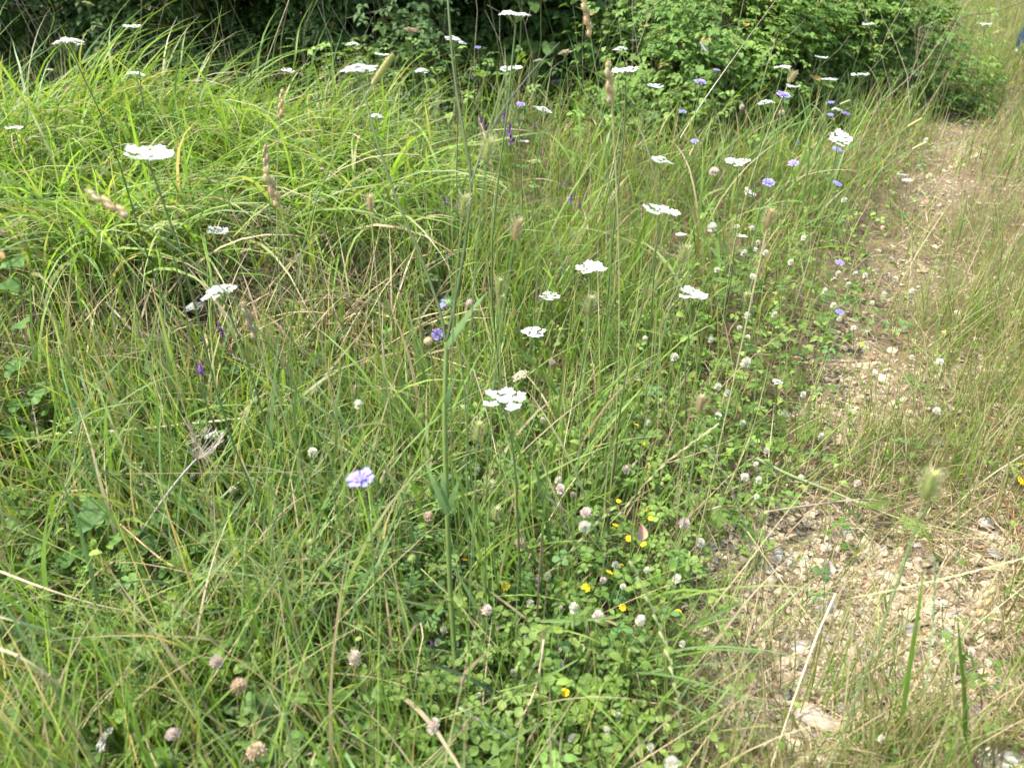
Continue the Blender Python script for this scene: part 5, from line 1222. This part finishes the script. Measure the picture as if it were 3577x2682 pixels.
# ------------------------------------------------------------------ bigger stones and dry leaves
def rock(fx, fy, wp, fl, col, label, seed, aspect=1.0):
    P, t = at_height(fx, fy, .01); s = wp*t/FPX/2
    import bmesh
    bm = bmesh.new(); rr = random.Random(seed)
    for _ in range(46):
        v = Vector((rr.gauss(0, 1), rr.gauss(0, 1), rr.gauss(0, 1))).normalized(); v = Vector([math.copysign(abs(c)**.75, c) for c in v]); bm.verts.new((v.x*rr.uniform(.85, 1), v.y*aspect*rr.uniform(.85, 1), v.z*fl*rr.uniform(.85, 1)))
    bmesh.ops.convex_hull(bm, input=bm.verts)
    for v in [v for v in bm.verts if not v.link_faces]: bm.verts.remove(v)
    bmesh.ops.bevel(bm, geom=list(bm.edges), offset=.05, segments=1, affect='EDGES'); bmesh.ops.triangulate(bm, faces=bm.faces)
    bm.verts.ensure_lookup_table(); bm.verts.index_update()
    V = np.array([v.co[:] for v in bm.verts]); V += .02*np.stack([vn(V[:, 0], V[:, 1], 5, k)-.5 for k in range(3)], 1)
    T = np.array([[v.index for v in f.verts] for f in bm.faces]); bm.free()
    o = link('rock', npmesh('rock', V, [], T, np.repeat(np.array(col)[None], len(V), 0), M_STONE, False), None, (P.x, P.y, gzf(P.x, P.y)+s*fl*.45), (rr.uniform(-.15, .15), rr.uniform(-.15, .15), rr.uniform(0, 6)), s)
    tag(o, label, 'stone', 'loose stones beside the track')
rock(2868, 2462, 170, .42, (0.390, 0.335, 0.265), 'large pale flat stone half covered by dry grass', 2, .6)
rock(3540, 2680, 260, .40, (0.515, 0.484, 0.437), 'big white stone in the near corner of the track', 3, .7)
rock(3448, 1822, 56, .7, (0.484, 0.445, 0.390), 'upright white stone in the middle strip of the track', 4)
rock(2741, 1856, 34, .7, (0.281, 0.281, 0.289), 'rounded blue grey pebble at the top of the gravel patch', 5)
rock(3205, 1864, 30, .6, (0.484, 0.437, 0.390), 'smooth white pebble beyond the gravel patch', 6)
rock(3080, 1966, 60, .5, (0.390, 0.312, 0.234), 'brownish stone at the top edge of the gravel patch', 7)
rock(3130, 1970, 50, .5, (0.421, 0.359, 0.281), 'tan stone touching the brownish one on the gravel patch', 8)
rock(2815, 2190, 70, .45, (0.468, 0.429, 0.374), 'angular white stone in the middle of the gravel patch', 9)
rock(2510, 2115, 60, .5, (0.452, 0.390, 0.312), 'cream stone at the clover side of the gravel patch', 10)
rock(2910, 1840, 46, .6, (0.429, 0.390, 0.328), 'pale stone under the twig in the rut', 12)
rock(3180, 2420, 60, .5, (0.437, 0.390, 0.335), 'cream stone beside the broad upright green blade', 13)
rock(2560, 2380, 90, .35, (0.343, 0.312, 0.281), 'flat grey stone among dry grass near the light level blade', 14)
rock(2900, 2600, 80, .4, (0.406, 0.351, 0.296), 'tan stone below the large pale flat stone', 15)
def dry_leaf(fx, fy, wp, z, col, label, rot, curl=.6):
    P, t = at_height(fx, fy, z); s = wp*t/FPX; m = MB(); vs = []; fs = []
    for i in range(6):
        u = i/5; w_ = .32*math.sin(PI*(.08+.9*u))
        for j in range(5):
            v = (j/4-.5)*2; a = v*curl*1.6; vs.append((math.sin(a)*w_/max(curl, .4), u, (1-math.cos(a))*w_/max(curl, .4)+.12*math.sin(5*u+v)*.5))
    for i in range(5):
        for j in range(4): a = i*5+j; fs.append((a, a+1, a+6, a+5))
    m.add(vs, fs, [tuple(c*random.uniform(.8, 1.15) for c in col) for _ in vs]); o = m.build('dry_leaf', M_DRY, loc=(P.x, P.y, max(P.z, gzf(P.x, P.y)+.004)), rot=rot, scale=s); tag(o, label, 'dead leaf')
dry_leaf(2885, 2010, 62, .012, (.36, .30, .24), 'curled grey brown dead leaf on the gravel patch', (.3, .5, -.3), .9)
dry_leaf(2232, 1888, 60, .12, (.42, .27, .17), 'twisted brown dead leaf among yellow flowers', (.9, .4, .2), .8)
dry_leaf(2080, 440, 46, .28, (.26, .19, .11), 'dark brown dead leaf caught in stems before the bramble', (.5, .2, 1.4), .7)
dry_leaf(2456, 190, 50, .42, (.34, .33, .31), 'grey withered leaf hanging at the bramble beside the bleached stalk', (.9, .3, .6), .7)
dry_leaf(1260, 1755, 26, .09, (.36, .11, .05), 'small rust red dead leaf under the big lilac scabious', (.7, .2, .3), .5)
dry_leaf(2556, 66, 26, .4, (.72, .55, .06), 'yellow leaf lit up in the bramble', (.6, .1, 1), .3)
dry_leaf(10, 905, 60, .3, (.42, .24, .10), 'orange brown dead blade end beside the lobed leaves', (.6, .3, 1.5), .5)

# ------------------------------------------------------------------ black beetle on the big umbel
def beetle():
    P, size, t = placed(1760, 1400, 152, .062, .12, .95); Q = at_depth(1753, 1384, t-.004); root = empty('beetle', Q); tag(root, 'small black beetle feeding on the big white umbel', 'beetle')
    m = MB(); m.blob((0, 0, .0022), (.0022, .0048, .0018), (.012, .012, .014), 10, 7); m.blob((0, .0055, .0020), (.0017, .0017, .0014), (.012, .012, .014), 8, 5); m.blob((0, .0076, .0018), (.0010, .0012, .0009), (.012, .012, .014), 7, 5)
    m.build('body', M_SHELL, root, rot=(.1, 0, -1.25))
    for s in (-1, 1):
        for k in range(3):
            y = .005-.0032*k; m = MB(); m.tube([(s*.0012, y, .0014), (s*.0035, y+.001-.001*k, .0022), (s*.0048, y+.0012-.0018*k, 0)], .0002, 4, (.012, .012, .013)); m.build('leg', M_SHELL, root, rot=(.1, 0, -1.25))
        m = MB(); m.tube([(s*.0005, .0082, .002), (s*.0014, .0105, .0028), (s*.003, .0122, .003)], .00014, 4, (.012, .012, .013)); m.build('antenna', M_SHELL, root, rot=(.1, 0, -1.25))
beetle()

# ------------------------------------------------------------------ the person on the track, of whom the frame shows the edge of a trouser leg
def person():
    b = Vector((3.86, 5.96, 0)); b.z = gzf(b.x, b.y); root = empty('person', b); root.rotation_euler = (0, 0, -.35); tag(root, 'person in blue jeans standing on the track, only a trouser leg in view', 'person')
    me = bpy.data.meshes.new('body'); V = []; E = []; Rr = []
    def add(p, r, par=None):
        V.append(p); Rr.append(r); i = len(V)-1
        if par is not None: E.append((par, i))
        return i
    pel = add((0, 0, .95), (.155, .105)); wa = add((0, .0, 1.12), (.135, .095), pel); ch = add((0, .01, 1.30), (.165, .11), wa); sh = add((0, 0, 1.44), (.12, .08), ch); nk = add((0, 0, 1.53), (.055, .058), sh)
    hd = add((0, .02, 1.60), (.072, .085), nk); h2 = add((0, .025, 1.68), (.078, .095), hd); add((0, .015, 1.755), (.05, .06), h2)
    for s in (-1, 1):
        hp = add((s*.09, 0, .88), (.088, .09), pel); kn = add((s*.10, .015, .50), (.058, .062), hp); an = add((s*.105, -.01, .09), (.038, .042), kn); add((s*.12, .12, .035), (.042, .03), an)
        s1 = add((s*.185, 0, 1.41), (.055, .055), sh); el = add((s*.25, -.03, 1.12), (.04, .042), s1); wr = add((s*.27, .06, .87), (.027, .024), el); pm = add((s*.272, .085, .80), (.018, .034), wr)
        for k, l in enumerate((.072, .08, .076, .06)):
            f1 = add((s*.274, .058+.019*k, .765), (.0095, .0095), pm); f2 = add((s*.268, .06+.019*k, .765-l*.55), (.009, .009), f1); add((s*.258, .066+.019*k, .765-l), (.008, .008), f2)
        t1 = add((s*.262, .125, .805), (.011, .011), pm); add((s*.255, .14, .765), (.0095, .0095), t1)
    me.from_pydata(V, E, []); o = bpy.data.objects.new('tmp', me); C.objects.link(o)
    o.modifiers.new('s', 'SKIN'); sk = me.skin_vertices[0].data
    for i, r in enumerate(Rr): sk[i].radius = r; sk[i].use_root = (i == 0)
    sd = o.modifiers.new('d', 'SUBSURF'); sd.levels = 2; sd.render_levels = 2
    dg = bpy.context.evaluated_depsgraph_get(); ev = o.evaluated_get(dg); bm_ = bpy.data.meshes.new_from_object(ev); bpy.data.objects.remove(o)
    a = bm_.attributes.new('Col', 'FLOAT_COLOR', 'POINT'); a.data.foreach_set('color', np.tile(np.array((.55, .34, .25, 1), np.float32), len(bm_.vertices))); bm_.materials.clear(); bm_.materials.append(M_SKIN); bm_.name = 'body'
    bm_.polygons.foreach_set('use_smooth', [True]*len(bm_.polygons)); link('body', bm_, root)
    def sleeve(name, rings, col, mat=M_CLOTH, n=18, cap=False):
        m = MB(); vs = []; 
        for (c, rx, ry, wr) in rings:
            for k in range(n):
                an = 2*PI*k/n; f = 1+wr*math.sin(3*an+c[2]*60)*.5+wr*math.sin(c[2]*140+an)*.5; vs.append((c[0]+rx*f*math.cos(an), c[1]+ry*f*math.sin(an), c[2]))
        fs = [(i*n+k, i*n+(k+1) % n, (i+1)*n+(k+1) % n, (i+1)*n+k) for i in range(len(rings)-1) for k in range(n)]
        m.add(vs, fs, [tuple(c*random.uniform(.9, 1.1) for c in col) for _ in vs]); return m.build(name, mat, root)
    J = (.020, .036, .075)
    for s in (-1, 1):
        rg = []
        for i in range(26):
            t = i/25; z = .06+t*.82; cx = s*(.108-.016*t); cy = -.005+.02*math.sin(PI*t); r = .078+.036*t**1.5+(.012 if t < .12 else 0); rg.append(((cx, cy, z), r, r*1.05, .05*(1-t)))
        sleeve('trouser_leg', rg, J)
        m = MB(); m.blob((s*.118, .05, .045), (.052, .14, .05), (.12, .10, .09), 10, 6); m.blob((s*.118, .05, .014), (.056, .145, .014), (.5, .48, .45), 10, 4); m.build('shoe', M_CLOTH, root)
        sleeve('shirt_sleeve', [((s*(.17+.06*t), -.02*t, 1.43-.24*t), .075, .075, .04) for t in np.linspace(0, 1, 8)], (.42, .42, .40))
    sleeve('jeans_seat', [((0, 0, .80+.022*i), .195-.012*abs(i-5)*.4, .135, .01) for i in range(11)], J)
    sleeve('shirt', [((0, .0, .92+.058*i), (.215, .212, .205, .195, .19, .195, .202, .205, .20, .15)[i], (.165, .16, .15, .14, .138, .138, .135, .125, .105, .08)[i], .02) for i in range(10)], (.42, .42, .40))
    m = MB(); m.blob((0, .005, 1.71), (.095, .112, .10), (.06, .04, .028), 14, 8); hr = m.build('hair', M_CLOTH, root, loc=(0, -.018, .012))
    for s in (-1, 1):
        m = MB(); m.blob((s*.033, .115, 1.672), (.013, .008, .009), (.85, .83, .8), 8, 6); e = m.build('eye', M_SHELL, root); m = MB(); m.blob((s*.033, .1215, 1.672), (.006, .003, .006), (.05, .03, .02), 8, 4); m.build('iris', M_SHELL, e)
        m = MB(); m.blob((s*.088, .01, 1.655), (.012, .02, .03), (.55, .34, .25), 8, 5); m.build('ear', M_SKIN, root)
    m = MB(); m.blob((0, .125, 1.64), (.014, .02, .025), (.55, .34, .25), 8, 6); m.build('nose', M_SKIN, root)
    m = MB(); m.blob((0, .108, 1.600), (.026, .01, .008), (.42, .17, .14), 10, 5); m.build('mouth', M_SKIN, root)
person()

# ------------------------------------------------------------------ labels worked out from what stands beside
LAND = [('the umbel with the beetle', 1760, 1400), ('the big lilac scabious', 1260, 1672), ('the large pale flat stone', 2868, 2462), ('the big white corner stone', 3540, 2650),
        ('the curled grey leaf', 2885, 2010), ('the large blurred bristly head', 3245, 1698), ('the fuzzy violet scabious', 1527, 1168), ('the grey dead umbel stalk', 690, 1600),
        ('the thick pale straw', 520, 1490), ('the pair of domed tilted umbels', 740, 1045), ('the sprawling wide umbel', 2313, 743), ('the steeply tipped umbel', 2617, 675),
        ('the domed umbel by the vetch', 1894, 388), ('the open starry umbel', 2934, 488), ('the spiky scabious over clover', 2933, 1089), ('the flat scabious over clover', 2933, 917),
        ('the broken half hidden umbel', 2420, 1034), ('the aged cream umbel', 1817, 1313), ('the oval head over the gravel', 3174, 1923), ('the blurred tan head', 3435, 2107),
        ('the purple stem', 1884, 2060), ('the twisted brown leaf', 2232, 1888), ('the short level blade', 2020, 2160), ('the bright lobed leaves', 1290, 2470), ('the sunlit rising blade', 1890, 2370),
        ('the stout tan rye spike', 2320, 1640), ('the umbel at the stony edge', 2714, 1335), ('the spiny forked bud', 1572, 1060), ('the two tiny track umbels', 3160, 622), ('the cushion umbel', 2576, 570),
        ('the white stone on the strip', 3448, 1822), ('the blue grey pebble', 2741, 1856), ('the person in jeans', 3575, 80), ('the lone mauve scabious', 3194, 261), ('the wide shallow umbel', 2061, 941),
        ('the edge on umbel by the straw', 746, 1519), ('the pale green stem', 2900, 1715), ('the whitish bristly head', 2447, 1413), ('the scabious with drooping edge', 2925, 642)]
def relation(dx, dy): return 'above' if dy < -abs(dx)*.9 else 'below' if dy > abs(dx)*.9 else 'beside'
ORD = ['', 'second ', 'third ', 'fourth ', 'fifth ', 'sixth ', 'seventh ', 'eighth ']
def label_things():
    kinds = {}
    for (o, k, x, y) in THINGS: kinds.setdefault(k, []).append((o, x, y))
    for k, its in kinds.items():
        opts = {}
        for (ph, lx, ly) in LAND:
            lists = {}
            for (o, x, y) in its: lists.setdefault(relation(x-lx, y-ly), []).append((math.hypot(x-lx, y-ly), o))
            for rel, li in lists.items():
                li.sort(key=lambda q: q[0])
                for r, (dist, o) in enumerate(li[:8]): opts.setdefault(o.name, []).append((r*90+dist, r, rel, ph))
        for (o, x, y) in its:
            _, r, rel, ph = min(opts.get(o.name, [(0, 0, 'beside', 'the track')]))
            o['label'] = f'{ORD[r]}{k} {rel} {ph}' if r else f'{k} just {rel} {ph}'
label_things()
